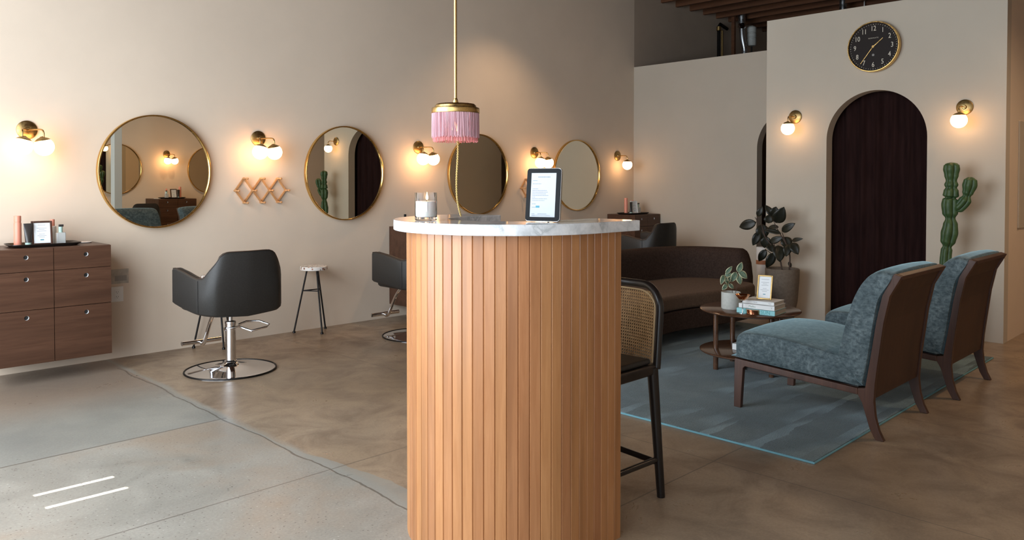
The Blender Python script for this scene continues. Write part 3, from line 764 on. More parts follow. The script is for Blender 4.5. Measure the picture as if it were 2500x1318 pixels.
# tablet on a stand
r = thing('tablet_stand', 'black-bezel tablet showing a printed page, leaning upright on the marble countertop', 'tablet', (2.125*CS, 1.965*CS, ZT+.002), R(-70))
r.rotation_euler = (R(-7), 0, R(-70)); wd, ht = .133, .192
poly = []
for cx, cz, a0 in ((wd/2-.012, .012, -90), (wd/2-.012, ht-.012, 0), (-wd/2+.012, ht-.012, 90), (-wd/2+.012, .012, 180)): poly += arc(cx, cz, .012, a0, a0+90, 6)
MB().yprism(poly, -.004, .008).build('back_shell', metal('silver edge', (.7,.68,.66), .2), r, bevel=.001)
MB().yprism([(a*.985, b*.985+.0015) for a, b in poly], -.0062, -.004).build('bezel', BLACKP, r)
sc = MB().box(-.048, .048, -.0072, -.0062, .016, ht-.018).build('screen', SCREEN, r, smooth=False)
m = MB()
random.seed(3)
for i, ww in enumerate([.60, 0, .22, 0, .42, 0, 0, .30, .72, .76, .68, .80, .18, .74, .62, 0, .22, 0, .38, 0, 0, 0, .15, .2, 0]):
    z = ht-.034-i*.0060
    if ww == 0: continue
    x0 = -.042 if i else -.022
    x1 = x0+.078*ww; xx = x0
    while xx < x1-.002:
        l_ = random.uniform(.002,.007); m.box(xx, min(x1, xx+l_), -.0076, -.0072, z, z+(.0018 if i else .003)); xx += l_+.0014
m.box(-.018,.016,-.0076,-.0072,.026,.0275); m.box(-.040,.030,-.0076,-.0072,.021,.0222)
m.build('page_text', mat('pale grey text', (.20,.24,.30), .8), sc, smooth=False)
MB().box(-.026, -.012, -.0078, -.0072, .049, .0565).build('page_button', TEAL, sc, smooth=False)
m = MB(); m.hexa([(-.03,.009,.10),(.03,.009,.10),(.03,.012,.10),(-.03,.012,.10)][::1], [(-.03,.008,.12),(.03,.008,.12),(.03,.012,.12),(-.03,.012,.12)]); m.tube([(0,.01,.11),(0,.055,.003)], .004, 8); m.build('prop_stand', BLACKM, r)

# ------------------------------------------------------------------ pendant lamp
r = thing('pendant_lamp', 'brass rod pendant lamp with pink silk fringe hanging above the counter', 'pendant lamp', (2.10, 2.427, 0))
MB().cyl((0,0,1.66), (0,0,4.12), .0065, n=14).build('rod', BRASS, r)
MB().lathe([(.055,4.06),(.055,4.12),(0,4.12)], 32).build('ceiling_canopy', BRASS, r) if False else None
MB().lathe([(0,1.668),(.078,1.666),(.084,1.660),(.086,1.652),(.097,1.650),(.0985,1.647),(.0985,1.630),(.0975,1.628),(.093,1.628),(.093,1.640),(0,1.642)], 72).build('brass_drum', BRASS, r, angle=30)
MB().lathe([(0,1.668),(.010,1.668),(.012,1.675),(.0075,1.69),(0,1.69)], 20).build('rod_collar', BRASS, r)
m = MB(); random.seed(11)
def strands(m, n, rad, z1, z0, jit):
    for i in range(n):
        a = 2*math.pi*(i+random.uniform(-.4,.4))/n; rr = rad+random.uniform(-.0022,.0022)
        x_, y_ = rr*math.cos(a), rr*math.sin(a); b = a+random.uniform(-.03,.03); r2 = rr+random.uniform(-.002,.003)
        ze = z0+random.uniform(-jit,jit)
        m.tube([(x_,y_,z1),(lerp(x_,r2*math.cos(b),.5),lerp(y_,r2*math.sin(b),.5),lerp(z1,ze,.5)),(r2*math.cos(b),r2*math.sin(b),ze)], .00125, 4, cap=False)
strands(m, 330, .0945, 1.632, 1.530, .004)
m.build('outer_fringe', PINK, r)
m = MB(); strands(m, 260, .0875, 1.632, 1.513, .003); m.build('inner_fringe', mat('coral inner fringe', (.72,.26,.25), .7), r)
MB().ball((0,0,1.575), .02, n=20, m=12).build('bulb', BULB, r)
m = MB()
for ph in (0, math.pi):
    pts = []
    for i in range(150):
        z = 1.57-i*(1.57-1.207)/149; sw = .004*math.sin(i*.05); pts.append((.0022*math.cos(i*.75+ph)+.006+sw+.018*max(0,(i-110)/40)**2*.5, .0022*math.sin(i*.75+ph)-.003-.018*max(0,(i-110)/40)**2*.5, z))
    m.tube(pts, .0022, 6)
m.build('pull_cord', CORD, r)

# ------------------------------------------------------------------ cane bar stool
r = thing('bar_stool', 'black bar stool with woven cane back behind the right side of the counter', 'bar stool', (2.79, 1.905, 0))
WS = .46
def pt(x, y, z): return (x, y, z)
for k, yy in enumerate((0, WS)):
    s_ = 1 if k == 0 else -1
    MB().tube([(.006,yy-.012*s_,.0),(-.030,yy+.010*s_,.56)], [.0175,.024], 14).build('leg', BLACKW, r)
    MB().tube([(-.305,yy+.0*s_,.0),(-.295,yy+.012*s_,.58)], [.0155,.021], 14).build('leg', BLACKW, r)
    MB().tube([(-.30,yy+.004*s_,.168),(-.002,yy-.004*s_,.165)], .0125, 10).build('stretcher', BLACKW, r)
MB().tube([(-.004,0,.148),(-.004,WS,.172)], .0125, 10).build('stretcher', BLACKW, r)
MB().tube([(-.302,0,.24),(-.302,WS,.24)], .0125, 10).build('stretcher', BLACKW, r)
MB().box(-.335,-.004,-.006,WS+.006,.528,.575).build('seat_frame', BLACKW, r, bevel=.012, seg=3)
MB().box(-.325,-.045,.005,WS-.005,.575,.60).build('seat_pad', LEATHER, r, bevel=.012, seg=3)
# curved back: frame hoop and cane
def bk(u, v):      # u across 0..1 , v up 0..1
    return Vector((-.012+.050*math.sin(math.pi*u)+.03*v, u*WS, .560+.338*v))
def hoop(ins):
    pts = []; a, b = ins/WS, ins/.315
    pts += [(a, -.02), (a, .5), (a, .70)]
    for i in range(1, 9): th = math.pi/2*i/8; pts.append((a+.24*(1-math.cos(th)), .70+(.30-b)*math.sin(th)))
    top = pts[-1][1]
    right = [(1-u_, v_) for u_, v_ in pts[::-1]]
    return pts + [(.35,top),(.5,top),(.65,top)] + right
MB().tube([bk(u_, v_) for u_, v_ in hoop(.0)], .0165, 14).build('back_frame', BLACKW, r)
MB().tube([bk(u_, v_)+Vector((-.006,0,0)) for u_, v_ in hoop(.024)] , .0042, 8).build('cane_edging', mat('pale cane edging', (.48,.33,.17), .5), r)
def inside(u_, v_):
    y_, z_ = u_*WS, v_*.315; i_ = .022
    if v_ < -.02 or z_ > .315-i_ or y_ < i_ or y_ > WS-i_: return False
    rx, rz = .24*WS, .30*.315
    if v_ > .70:
        for cy in (i_+rx, WS-i_-rx):
            if (cy < WS/2 and y_ < cy) or (cy > WS/2 and y_ > cy):
                if ((y_-cy)/rx)**2+((z_-.70*.315)/(rz-.5*i_))**2 > 1: return False
    return True
m = MB()
def ribbon(p, q, wdt, lift):
    # p,q in (y,z) metres on the panel
    L_ = math.hypot(q[0]-p[0], q[1]-p[1]); n = max(2, int(L_/.012)); d = ((q[0]-p[0])/L_, (q[1]-p[1])/L_); pr_ = (-d[1]*wdt/2, d[0]*wdt/2); prev = None
    for i in range(n+1):
        t_ = i/n; y_ = lerp(p[0],q[0],t_); z_ = lerp(p[1],q[1],t_); ok = inside(y_/WS, z_/.315)
        if ok:
            a = bk((y_-pr_[0])/WS, (z_-pr_[1])/.315)+Vector((lift,0,0)); b = bk((y_+pr_[0])/WS, (z_+pr_[1])/.315)+Vector((lift,0,0))
            cur = (m.bm.verts.new(a), m.bm.verts.new(b))
            if prev: m.bm.faces.new([prev[0], prev[1], cur[1], cur[0]])
            prev = cur
        else: prev = None
pt_ = .0125
for i in range(int(WS/pt_)+1):
    y_ = i*pt_; ribbon((y_-.0012,-.005), (y_-.0012,.315), .0017, 0); ribbon((y_+.0012,-.005), (y_+.0012,.315), .0017, 0)
for i in range(int(.315/pt_)+1):
    z_ = i*pt_; ribbon((0,z_-.0012), (WS,z_-.0012), .0017, .0008); ribbon((0,z_+.0012), (WS,z_+.0012), .0017, .0008)
for i in range(-26, 40):
    y_ = i*pt_+pt_/2; ribbon((y_,0), (y_+.315,.315), .0021, -.0008); ribbon((y_+.315,0), (y_,.315), .0021, -.0016)
m.build('cane_panel', CANE, r, smooth=False, solid=.0006)

# ------------------------------------------------------------------ rug
r = thing('area_rug', 'blue-grey viscose area rug with brushed marks under the lounge chairs', 'rug', (0,0,0))
MB().box(3.64, 6.78, 1.60, 4.05, .0, .012).build('pile', RUG, r, bevel=.003)
m = MB(); m.tube([(3.636,1.596,.005),(6.784,1.596,.005),(6.784,4.054,.005),(3.636,4.054,.005)], .0055, 6, closed=True); m.build('bound_edge', RUGEDGE, r)

# ------------------------------------------------------------------ lounge chairs (facing +y)
def make_lounge():
    r = thing('lounge_chair', '', 'lounge chair'); WX = .725      # local origin: rear-left corner x=0, y = world y
    # side frames: rail with front leg, swept back leg/upright
    th = .030
    for x0 in (0, WX-th):
        up = [(1.398,.864),(1.455,.758),(1.484,.617),(1.512,.40),(1.524,.30),(1.530,.20),(1.522,.12),(1.503,.05),(1.478,0),
              (1.520,0),(1.548,.05),(1.570,.12),(1.590,.185),(1.612,.222),(1.612,.256),(1.575,.262),(1.553,.40),(1.522,.617),(1.493,.758),(1.436,.876)]
        MB().xprism(up, x0, x0+th).build('rear_leg', WALNUTV, r, bevel=.003)
        rail = [(1.612,.222),(2.262,.262),(2.275,.25),(2.290,.0125),(2.333,.0125),(2.330,.302),(1.612,.256)]
        MB().xprism(rail, x0, x0+th).build('front_leg', WALNUTV, r, bevel=.003)
    MB().box(th, WX-th, 2.298, 2.328, .258, .302).build('front_rail', WALNUTV, r, bevel=.003)
    MB().box(th, WX-th, 1.62, 2.30, .235, .262).build('seat_base', BLACKMATT, r, smooth=False)
    # plywood back panel, between the frames
    c = [(1.412,.862),(1.462,.757),(1.492,.617),(1.520,.40),(1.534,.25),(1.540,.205)]
    poly = [(a+.002, b) for a, b in c]+[(a+.018, b) for a, b in c[::-1]]
    MB().xprism(poly, th-.002, WX-th+.002).build('back_panel', wood('plywood back', (.042,.018,.010), (.070,.030,.016), 2, .5, 4), r, smooth=False)
    cc = [(1.392,.868),(1.402,.850),(1.432,.850),(1.440,.872),(1.420,.884)]
    MB().xprism([(1.402,.846),(1.438,.850),(1.432,.8765),(1.398,.8665)], .028, WX-.028).build('top_rail', WALNUTV, r, bevel=.003)
    # seat cushion
    m = MB(); prof = [(1.60,.262),(2.318,.304),(2.334,.318),(2.336,.40),(2.318,.440),(2.26,.462),(2.05,.462),(1.80,.430),(1.68,.41),(1.60,.385)]
    def cush(prof, crown, name, wide=0):
        m = MB(); k = len(prof); cy = sum(a for a, b in prof)/k; cz = sum(b for a, b in prof)/k
        xs = [0,.004,.014,.030,.055,.09,.20,.36,.525,.635,.67,.695,.711,.721,.725]
        sc = [.90,.935,.965,.985,.996,1,1,1,1,1,.996,.985,.965,.935,.90]
        if wide: xs = [(q-.3625)*wide+.3625 for q in xs]
        rings = []
        for x_, s_ in zip(xs, sc):
            t_ = x_/WX; cr = crown*math.sin(math.pi*t_)
            rings.append([m.bm.verts.new((x_*(1.0)+.0, cy+(a-cy)*s_, cz+(b-cz)*s_+(cr if b > cz else 0))) for a, b in prof])
        for A, B in zip(rings, rings[1:]):
            for j in range(k): m.bm.faces.new([A[j], A[(j+1)%k], B[(j+1)%k], B[j]])
        m.bm.faces.new(rings[0][::-1]); m.bm.faces.new(rings[-1])
        return m.build(name, VELVET, r, sub=0, angle=60)
    def dense(prof):
        P_ = catmull([(a, b, 0) for a, b in prof+[prof[0]]], 4)[:-1]; return [(p.x, p.y) for p in P_]
    cush(dense(prof), .012, 'seat_cushion')
    pb = [(1.588,.262),(1.625,.29),(1.685,.345),(1.718,.395),(1.716,.45),(1.692,.55),(1.652,.70),(1.614,.79),(1.570,.852),(1.515,.886),(1.460,.884),(1.436,.866),(1.500,.757),(1.528,.617),(1.560,.40)]
    cush(dense(pb), .010, 'back_cushion', 1.022)
    for x_ in (.004, WX-.004):
        pp = [(x_, a, b) for a, b in pb[:12]]
    return r
LC = make_lounge(); LC.location = (4.2, 0, 0)
tag(LC, 'blue velvet lounge chair with walnut frame, nearest the camera on the rug corner', 'lounge chair', 'blue velvet lounge chairs')
dup(LC, (5.33, -.05, 0), 0, 'blue velvet lounge chair farther right, in front of the cactus', 'blue velvet lounge chairs')

# ------------------------------------------------------------------ coffee table
r = thing('coffee_table', 'round walnut two-tier coffee table between the sofa and lounge chairs', 'table', (5.08, 2.70, .012))
TZ = .440
MB().lathe([(0,TZ-.018),(.325,TZ-.018),(.343,TZ-.010),(.345,TZ-.004),(.340,TZ),(0,TZ)], 72).build('tabletop', WTABLE, r)
MB().lathe([(0,.135),(.335,.135),(.345,.142),(.345,.148),(.335,.152),(0,.152)], 72).build('lower_shelf', WTABLE, r)
for a, b in ((-.135,.19),(-.07,-.20),(.18,.235),(.22,-.12)):
    MB().cyl((a,b,0),(a,b,TZ-.018), .018, n=18).build('leg', WTABLE, r)
TT = .012+TZ+.0005
# small plant on table
fwd = Vector((.7071,.7071,0)); rgt = Vector((.7071,-.7071,0))
r = thing('potted_plant', 'small variegated rubber plant in a pale ceramic pot on the coffee table', 'potted plant', (4.985, 2.795, TT))
MB().lathe([(0,0),(.062,0),(.067,.006),(.067,.117),(.063,.119),(.060,.116),(.060,.10),(0,.10)], 40).build('pot', CPOT, r)
MB().lathe([(0,.101),(.059,.101)], 24).build('soil', SOIL, r)
def leaf(mb, base, tip, width, face, n=7, cup=.25, uvl=None):
    base, tip, face = Vector(base), Vector(tip), Vector(face).normalized(); d = tip-base; L_ = d.length; dn = d.normalized()
    side = dn.cross(face).normalized(); face = side.cross(dn).normalized()
    rows = []
    for i in range(n+1):
        t_ = i/n; w_ = width/2*math.sin(math.pi*min(1, t_**.85))**.75 if 0 < t_ < 1 else .0008
        c_ = base+d*t_ - face*(.12*L_*(t_*t_)) + face*.06*L_*math.sin(math.pi*t_)
        rows.append([(mb.bm.verts.new(c_+side*w_*k+face*abs(k)*w_*cup), (.5+.5*k, t_)) for k in (-1,-.5,0,.5,1)])
    uv = mb.bm.loops.layers.uv.verify()
    for A, B in zip(rows, rows[1:]):
        for j in range(4):
            f_ = mb.bm.faces.new([A[j][0], A[j+1][0], B[j+1][0], B[j][0]])
            for lp, q in zip(f_.loops, (A[j][1], A[j+1][1], B[j+1][1], B[j][1])): lp[uv].uv = q
VAR = [(0.046, 0.711, 0.072, 0.781, 0.037), (0.052, 0.718, 0.113, 0.667, 0.042), (0.045, 0.689, 0.067, 0.624, 0.038), (0.039, 0.711, -0.001, 0.641, 0.042), (-0.038, 0.7, 0.004, 0.751, 0.027), (-0.043, 0.685, 0.004, 0.7, 0.035), (-0.055, 0.692, -0.08, 0.63, 0.031), (-0.051, 0.678, -0.025, 0.628, 0.029), (-0.007, 0.678, -0.027, 0.63, 0.027), (-0.028, 0.626, -0.065, 0.586, 0.029), (-0.017, 0.626, 0.018, 0.595, 0.026), (-0.021, 0.63, -0.047, 0.656, 0.022)]
random.seed(5)
for a, z0, b, z1, w_ in VAR:
    m = MB(); dd = random.uniform(-.02,.02); z0 -= TT; z1 -= TT
    leaf(m, rgt*(a+.0)+Vector((0,0,z0))+fwd*dd*.4, rgt*b+Vector((0,0,z1))+fwd*(dd-.02), w_*1.15, -fwd+Vector((0,0,.25)))
    m.build('leaf', VLEAF, r, solid=.0006)
MB().tube([rgt*.014+Vector((0,0,.10)), rgt*.0+Vector((0,0,.16)), rgt*-.047+Vector((0,0,.685-TT))], .002, 6).build('stem', STEMM, r)
MB().tube([rgt*.030+Vector((0,0,.10)), rgt*.045+Vector((0,0,.17)), rgt*.048+Vector((0,0,.714-TT))], .002, 6).build('stem', STEMM, r)
# copper coupe
r = thing('copper_coupe', 'small copper coupe bowl on a thin clear stem beside the pot', 'coupe glass', (4.850, 2.632, TT))
MB().lathe([(0,.088),(.014,.09),(.032,.103),(.046,.122),(.050,.130),(.048,.130),(.030,.107),(.012,.095),(0,.093)], 36).build('bowl', COPPER, r)
MB().lathe([(0,0),(.024,0),(.024,.002),(.004,.006),(.003,.012),(.003,.088),(0,.088)], 20).build('stem', CHROME, r)
CL = ['copper-rimmed round coaster at the bottom of the coaster stack', 'copper-rimmed round coaster second from the bottom of the stack', 'copper-rimmed round coaster third from the bottom of the stack', 'copper-rimmed round coaster on top of the coaster stack']
for i in range(4):
    q = thing('drink_coaster', CL[i]+' on the coffee table', 'coaster', (4.895+random.uniform(-.002,.002), 2.575+random.uniform(-.002,.002), TT+i*.0078), 0, 'stacked copper coasters')
    MB().lathe([(0,.0),(.044,.0),(.047,.002),(.047,.0065),(.044,.0076),(.042,.0076),(.042,.006),(0,.006)], 36).build('rim', COPPER, q)
    MB().lathe([(0,.0061),(.0415,.0061),(.0415,.0073),(0,.0073)], 36).build('insert', CPOT, q)
# books
def book(name, x0, y0, w_, d_, z, h, rot, cover, label, txt=None, tcol=None, size=.02):
    """spine on local -x side; w_ along x (pages depth), d_ along y"""
    q = thing(name, label, 'book', (x0, y0, z), rot, 'books stacked on the coffee table' if txt is not None else None)
    MB().box(.004, w_-.003, .003, d_-.003, .002, h-.002).build('pages', mat('book pages', (.44,.39,.32), .8), q, smooth=False)
    m = MB(); m.box(0, w_, 0, d_, 0, .002).box(0, w_, 0, d_, h-.002, h).box(0, .0035, 0, d_, 0, h); m.build('cover', cover, q, smooth=False, bevel=.0006)
    if txt:
        for tx, yy, sz in txt:
            M_ = Matrix.Translation((-.0004, yy, h/2)) @ Matrix.Rotation(R(-90),4,'Z') @ Matrix.Rotation(R(90),4,'X')
            text_mesh('spine_title', tx, sz, tcol, q, M_)
    return q
BX, BY = 4.905, 2.395       # near-right corner of the spine
cvT = mat('turquoise cover', (.22,.50,.52), .5); cvW = mat('white cover', (.66,.67,.66), .5)
rot = R(0)
book('coffee_table_book', 4.90, 2.425, .215, .265, TT, .033, R(6), cvT, 'thick turquoise book with teal capitals at the bottom of the stack', [('DUNE & SUN', .13, .034)], mat('teal spine letters', (.05,.27,.27), .5))
book('coffee_table_book', 4.905, 2.43, .20, .25, TT+.0335, .031, R(5), cvW, 'white book with small spine title in the middle of the stack', [('Malibu', .155, .018), ('Y', .02, .014)], mat('green spine letters', (.12,.22,.17), .5))
book('coffee_table_book', 4.92, 2.44, .175, .225, TT+.065, .023, R(4), cvW, 'thin white paperback on top of the book stack', [('Slowly', .13, .010), ('East', .03, .010)], INK)
fr = make_frame('photo_frame', .100, .168, BRASSD, PAPER, 'small gold frame holding a printed card on top of the books'); fr.location = (4.985, 2.545, TT+.0895); fr.rotation_euler = (R(-17), 0, R(-76))
q = book('magazine_book', 4.98, 2.58, .18, .20, .012+.1525, .045, 0, cvW, 'white book lying on the lower shelf of the coffee table')

# ------------------------------------------------------------------ sofa
r = thing('curved_sofa', 'long dark brown curved sofa behind the coffee table', 'sofa', (0,0,0))
outl = [(3.95,3.62),(4.05,3.95),(4.35,4.25),(4.9,4.42),(5.5,4.47),(6.1,4.46),(6.45,4.40),(6.70,4.24),(6.83,3.98),(6.86,3.75),(6.84,3.58)]
OP = catmull([(a,b,0) for a,b in outl], 8)
def sweep(prof_fn, name, mt, pts, bevel=0, **k):
    m = MB(); rings = []; n = len(pts)
    for i in range(n):
        t_ = (pts[min(i+1,n-1)]-pts[max(i-1,0)]).normalized(); nn = Vector((t_.y, -t_.x, 0))
        s_ = i/(n-1); rings.append([m.bm.verts.new(pts[i]+nn*a+Vector((0,0,b))) for a, b in prof_fn(s_)])
    for A, B in zip(rings, rings[1:]):
        for j in range(len(A)): m.bm.faces.new([A[j], A[(j+1)%len(A)], B[(j+1)%len(A)], B[j]])
    m.bm.faces.new(rings[0][::-1]); m.bm.faces.new(rings[-1])
    return m.build(name, mt, r, angle=50, **k)
def backprof(s_):
    e_ = min(s_, 1-s_); h = .715-.0 if e_ > .06 else .715-.20*(1-math.sin(math.pi/2*max(0,e_)/.06)); ins = 0 if e_ > .03 else .04*(1-e_/.03)
    return [(ins,.13),(ins,h-.06),(ins+.02,h-.02),(ins+.06,h),(.12,h-.005),(.165-ins,h-.04),(.185-ins,h-.12),(.20-ins,.30),(.20-ins,.13)]
sweep(backprof, 'backrest', SOFA, OP)
# seat: a plan polygon following the back inside, with a gently curved front
inn = []; n = len(OP)
for i in range(n):
    t_ = (OP[min(i+1,n-1)]-OP[max(i-1,0)]).normalized(); inn.append(OP[i]+Vector((t_.y,-t_.x,0))*.19)
inn = inn[1:-1]
front = catmull([(6.64,3.50,0),(6.45,3.40,0),(6.0,3.42,0),(5.4,3.52,0),(4.8,3.46,0),(4.35,3.40,0),(4.13,3.48,0)], 6)
seat = [(p.x,p.y) for p in inn]+[(p.x,p.y) for p in front[1:-1]]
MB().zprism(seat, .30, .425).build('seat_cushion', noisy('brown seat fabric', (.068,.041,.025), (.094,.058,.036), 60, .95, bump=.2, bd=.001), r, bevel=.03, seg=4)
MB().zprism(seat, .13, .295).build('seat_base', SOFA, r, bevel=.012, seg=2)
for a, b in ((6.50,3.62),(4.25,3.62),(5.4,3.68),(5.4,4.35),(6.55,4.20),(4.3,4.15)):
    MB().tube([(a,b,.012 if b < 4.05 else 0),(a,b,.135)], [.018,.028], 4).build('leg', WALNUTV, r, smooth=False)
MB().tube([OP[30]+Vector((.0,0,.70))+Vector((0,-.20,-.05)), OP[30]+Vector((0,-.20,-.28))], .003, 6).build('back_seam', BLACKMATT, r)

# ------------------------------------------------------------------ rubber plant
r = thing('rubber_plant', 'tall dark-leaved rubber plant in a grey planter left of the arch', 'potted plant', (7.15, 3.50, 0))
MB().lathe([(0,0),(.095,0),(.105,.01),(.140,.20),(.156,.40),(.158,.505),(.153,.515),(.145,.512),(.140,.48),(0,.48)], 48, (0,-.035,0)).build('planter', POT, r)
MB().lathe([(0,.485),(.142,.485)], 32, (0,-.035,0)).build('soil', SOIL, r)
RUB = [(3.737,.949,3.911,.893,.09),(3.734,1.005,3.682,1.104,.054),(3.619,.941,3.613,1.027,.084),(3.568,1.01,3.636,1.123,.057),(3.568,1.01,3.53,1.104,.084),(3.529,.951,3.42,1.098,.108),(3.472,.869,3.336,.952,.066),(3.51,.909,3.625,.899,.045),(3.471,.851,3.618,.887,.045),(3.684,.933,3.67,.775,.114),(3.696,.859,3.742,.721,.072),(3.631,.813,3.656,.696,.09),(3.605,.754,3.471,.815,.06),(3.605,.742,3.553,.672,.066),(3.465,.815,3.402,.711,.096),(3.502,.735,3.451,.589,.105),(3.402,.753,3.395,.64,.072),(3.377,.766,3.297,.665,.078),(3.371,.784,3.258,.814,.036),(3.553,.66,3.603,.511,.078),(3.636,.685,3.701,.564,.066),(3.413,.579,3.388,.527,.03)]
random.seed(9)
for y0, z0, y1, z1, w_ in RUB:
    m = MB(); d0 = random.uniform(-.06,.06); fx = Vector((-.75+random.uniform(-.2,.2), -.6, .25+random.uniform(-.2,.3)))
    leaf(m, (d0*.4, y0-3.5, z0), (d0-.03, y1-3.5, z1), w_*1.15, fx, n=9, cup=.18); m.build('leaf', LEAF, r, solid=.0008)
STEM = [[(3.465,.48),(3.49,.602),(3.523,.672),(3.555,.706),(3.646,.811),(3.713,.937),(3.753,.997)],[(3.49,.602),(3.542,.628),(3.645,.689)],[(3.396,.48),(3.39,.633),(3.416,.727),(3.473,.819),(3.531,.913),(3.576,1.003)],[(3.529,.672),(3.555,.755)],[(3.73,.99),(3.735,.95)],[(3.43,.75),(3.47,.86)],[(3.646,.811),(3.684,.933)]]
for s_ in STEM:
    n = len(s_); MB().tube(catmull([(0, a-3.5, b) for a, b in s_], 4), [lerp(.008,.003,i/(4*(n-1))) for i in range(4*(n-1)+1)], 8).build('stem', STEMM, r)
r = thing('banded_canister', 'glossy white canister with a terracotta band behind the sofa end', 'canister', (8.05, 4.12, 0))
MB().lathe([(0,0),(.075,0),(.078,.01),(.078,.44),(0,.44)], 40).build('lower_body', mat('glossy white', (.75,.77,.78), .15), r)
MB().lathe([(0,.44),(.080,.44),(.080,.485),(0,.485)], 40).build('band', mat('terracotta band', (.42,.17,.08), .5), r)
MB().lathe([(0,.485),(.078,.485),(.078,.62),(.07,.63),(0,.63)], 40).build('upper_body', mat('glossy white', (.75,.77,.78), .15), r)

# ------------------------------------------------------------------ cactus
r = thing('cactus_plant', 'tall green columnar cactus with one side arm, right of the arch', 'cactus', (7.2, 2.03, 0))
def cactus_part(path, radf, name, ribs=4, n=64):
    m = MB(); P_ = catmull(path, 16); K = len(P_)
    up = Vector((1,0,0)); rings = []
    for i, p_ in enumerate(P_):
        t_ = (P_[min(i+1,K-1)]-P_[max(i-1,0)]).normalized(); u = (up-t_*up.dot(t_)).normalized(); w_ = t_.cross(u); rr = radf(i/(K-1))
        rings.append([m.bm.verts.new(p_+(u*math.cos(2*math.pi*j/n)+w_*math.sin(2*math.pi*j/n))*rr*(.62+.38*abs(math.cos(ribs*math.pi*j/n))**.9)) for j in range(n)])
    for A, B in zip(rings, rings[1:]):
        for j in range(n): m.bm.faces.new([A[j], A[(j+1)%n], B[(j+1)%n], B[j]])
    m.bm.faces.new(rings[0][::-1]); m.bm.faces.new(rings[-1]); return m.build(name, CACT, r, angle=60)
def rad1(t_):
    z = .42+t_*1.09
    return interp([.42,.66,.69,.74,.82,.90,.945,.98,1.05,1.11,1.135,1.16,1.22,1.235,1.26,1.29,1.33,1.40,1.46,1.49,1.505,1.51],
                  [.050,.044,.034,.058,.066,.056,.038,.060,.066,.060,.040,.062,.056,.042,.054,.042,.054,.064,.060,.046,.028,.004], z, True)
cactus_part([(0,.02,.42),(0,.02,.69),(0,.005,.84),(0,-.013,.98),(0,-.008,1.15),(0,-.015,1.26),(0,-.017,1.42),(0,-.016,1.51)], rad1, 'trunk')
def rad2(t_): return interp([0,.08,.2,.42,.52,.6,.8,.92,.98,1], [.014,.030,.046,.048,.030,.042,.056,.050,.028,.004], t_, True)
cactus_part([(0,-.045,1.115),(0,-.075,1.135),(0,-.118,1.19),(0,-.14,1.258),(0,-.154,1.32),(0,-.161,1.388)], rad2, 'arm')
MB().lathe([(0,0),(.11,0),(.14,.20),(.15,.43),(.142,.44),(.135,.40),(0,.40)], 40).build('planter', POT, r)
MB().lathe([(0,.405),(.138,.405)], 32).build('soil', SOIL, r)

# ------------------------------------------------------------------ clock
r = thing('wall_clock', 'large round brass wall clock with dark dial above the arch', 'clock', (XB2, 2.735, 2.585), R(-90))
def disc(prof, n=96):
    m = MB(); rings = []
    for q, yy in prof: rings.append([m.bm.verts.new((q*math.cos(2*math.pi*j/n), -yy, q*math.sin(2*math.pi*j/n))) for j in range(n)] if q > 0 else [m.bm.verts.new((0,-yy,0))])
    for A, B in zip(rings, rings[1:]):
        for j in range(n):
            k = (j+1)%n
            if len(A) == 1: m.bm.faces.new([A[0], B[j], B[k]])
            elif len(B) == 1: m.bm.faces.new([A[j], A[k], B[0]])
            else: m.bm.faces.new([A[j], A[k], B[k], B[j]])
    return m
disc([(0,0),(.225,0),(.231,.01),(.231,.060),(.227,.066),(.221,.066),(.218,.060),(.218,.053)]).build('case', GOLD, r, angle=35)
dl = disc([(.0,.050),(.219,.050),(.219,.048),(0,.048)]).build('dial', DIAL, r)
m = MB()
for i in range(60):
    a = 2*math.pi*i/60; L_ = .006; w_ = .0014 if i%5 else .0030; ca, sa = math.cos(a), math.sin(a)
    def P_(rr, s_): return Vector((rr*sa+s_*ca, -.0508, rr*ca-s_*sa))
    lo = [P_(.201,-w_), P_(.201,w_), P_(.201+L_,w_), P_(.201+L_,-w_)]
    m.hexa(lo, [v+Vector((0,.0008,0)) for v in lo])
m.build('minute_marks', CREAMTXT, dl, smooth=False)
for i in range(1, 13):
    a = 2*math.pi*i/12; M_ = Matrix.Translation((.165*math.sin(a), -.0505, .165*math.cos(a))) @ Matrix.Rotation(R(90),4,'X') @ Matrix.Diagonal((.82,1.05,1,1))
    text_mesh('numeral', str(i), .062, CREAMTXT, dl, M_)
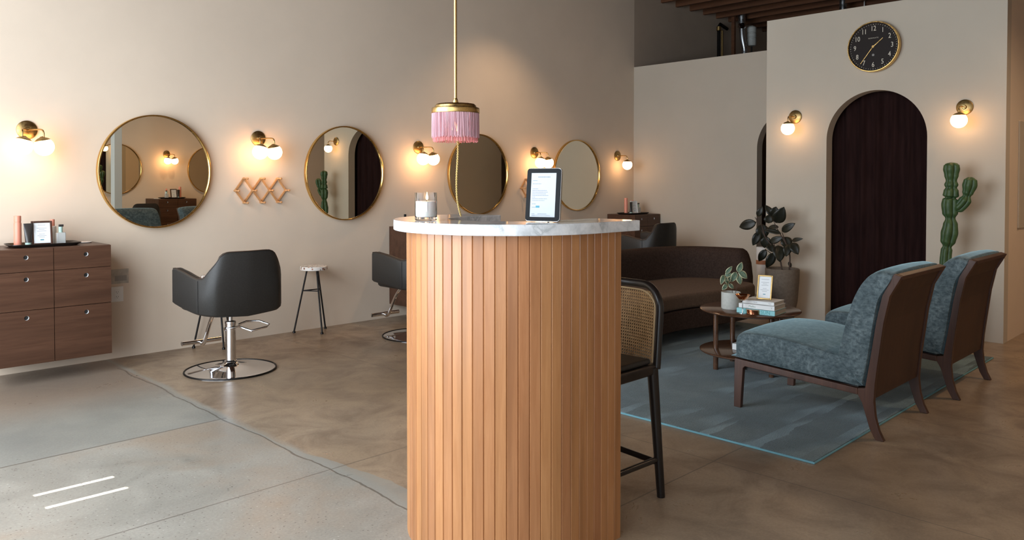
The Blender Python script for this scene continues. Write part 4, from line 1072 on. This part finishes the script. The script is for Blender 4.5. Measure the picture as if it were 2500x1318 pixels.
text_mesh('maker_name', 'NEWGATE', .014, CREAMTXT, dl, Matrix.Translation((0,-.0505,.079)) @ Matrix.Rotation(R(90),4,'X'), spacing=1.5)
disc([(0,.0506),(.011,.0506),(.011,.051),(0,.051)], 24).build('dial_emblem', mat('grey emblem', (.22,.21,.19), .6), dl).location = (0,0,-.075)
def hand(ang, L_, w_, yy, name):
    a = R(ang); d = Vector((math.sin(a),0,math.cos(a))); s_ = Vector((d.z,0,-d.x)); o_ = Vector((0,-yy,0)); m = MB()
    lo = [o_-s_*w_, o_+s_*w_, o_+d*L_+s_*w_*.5, o_+d*L_-s_*w_*.5]; m.hexa(lo, [v+Vector((0,-.0012,0)) for v in lo]); m.build(name, GOLD, r, smooth=False)
hand(50, .112, .0042, .054, 'hour_hand'); hand(217, .185, .0034, .0565, 'minute_hand')
disc([(0,.0600),(.011,.0600),(.011,.052),(0,.052)], 24).build('hand_hub', GOLD, r)

# ------------------------------------------------------------------ unseen ceiling spots, added to warm the walls and seating
def added_spot(x, y, label, pw, ang=125):
    r = thing('added_spotlight', label, 'added ceiling light', (x, y, 3.72), 0, 'added ceiling spotlights')
    MB().lathe([(.052,0),(.055,.004),(.055,.13),(.045,.14),(.012,.145),(.012,.40),(0,.40)], 32).build('housing', BLACKM, r)
    MB().lathe([(0,.012),(.051,.012),(.051,.016),(0,.016)], 32).build('lens', emis('added warm lens', (1, .72, .45), 8), r)
    l = bpy.data.lights.new('added_spot_lamp', 'SPOT'); l.energy = pw; l.color = (1, .68, .42); l.spot_size = R(ang); l.spot_blend = .8; l.shadow_soft_size = .05
    o = bpy.data.objects.new('added_spot_lamp', l); C.objects.link(o); o.location = (x, y, 3.70)
added_spot(8.9, .15, 'added unseen ceiling spotlight over the hallway right of the arch wall', 42)
added_spot(6.0, 5.45, 'added unseen ceiling spotlight washing the left wall above the pendant lamp and tablet', 75, 105)
added_spot(6.6, .25, 'added unseen ceiling spotlight over the aisle between lounge chairs and opposite wall', 110)
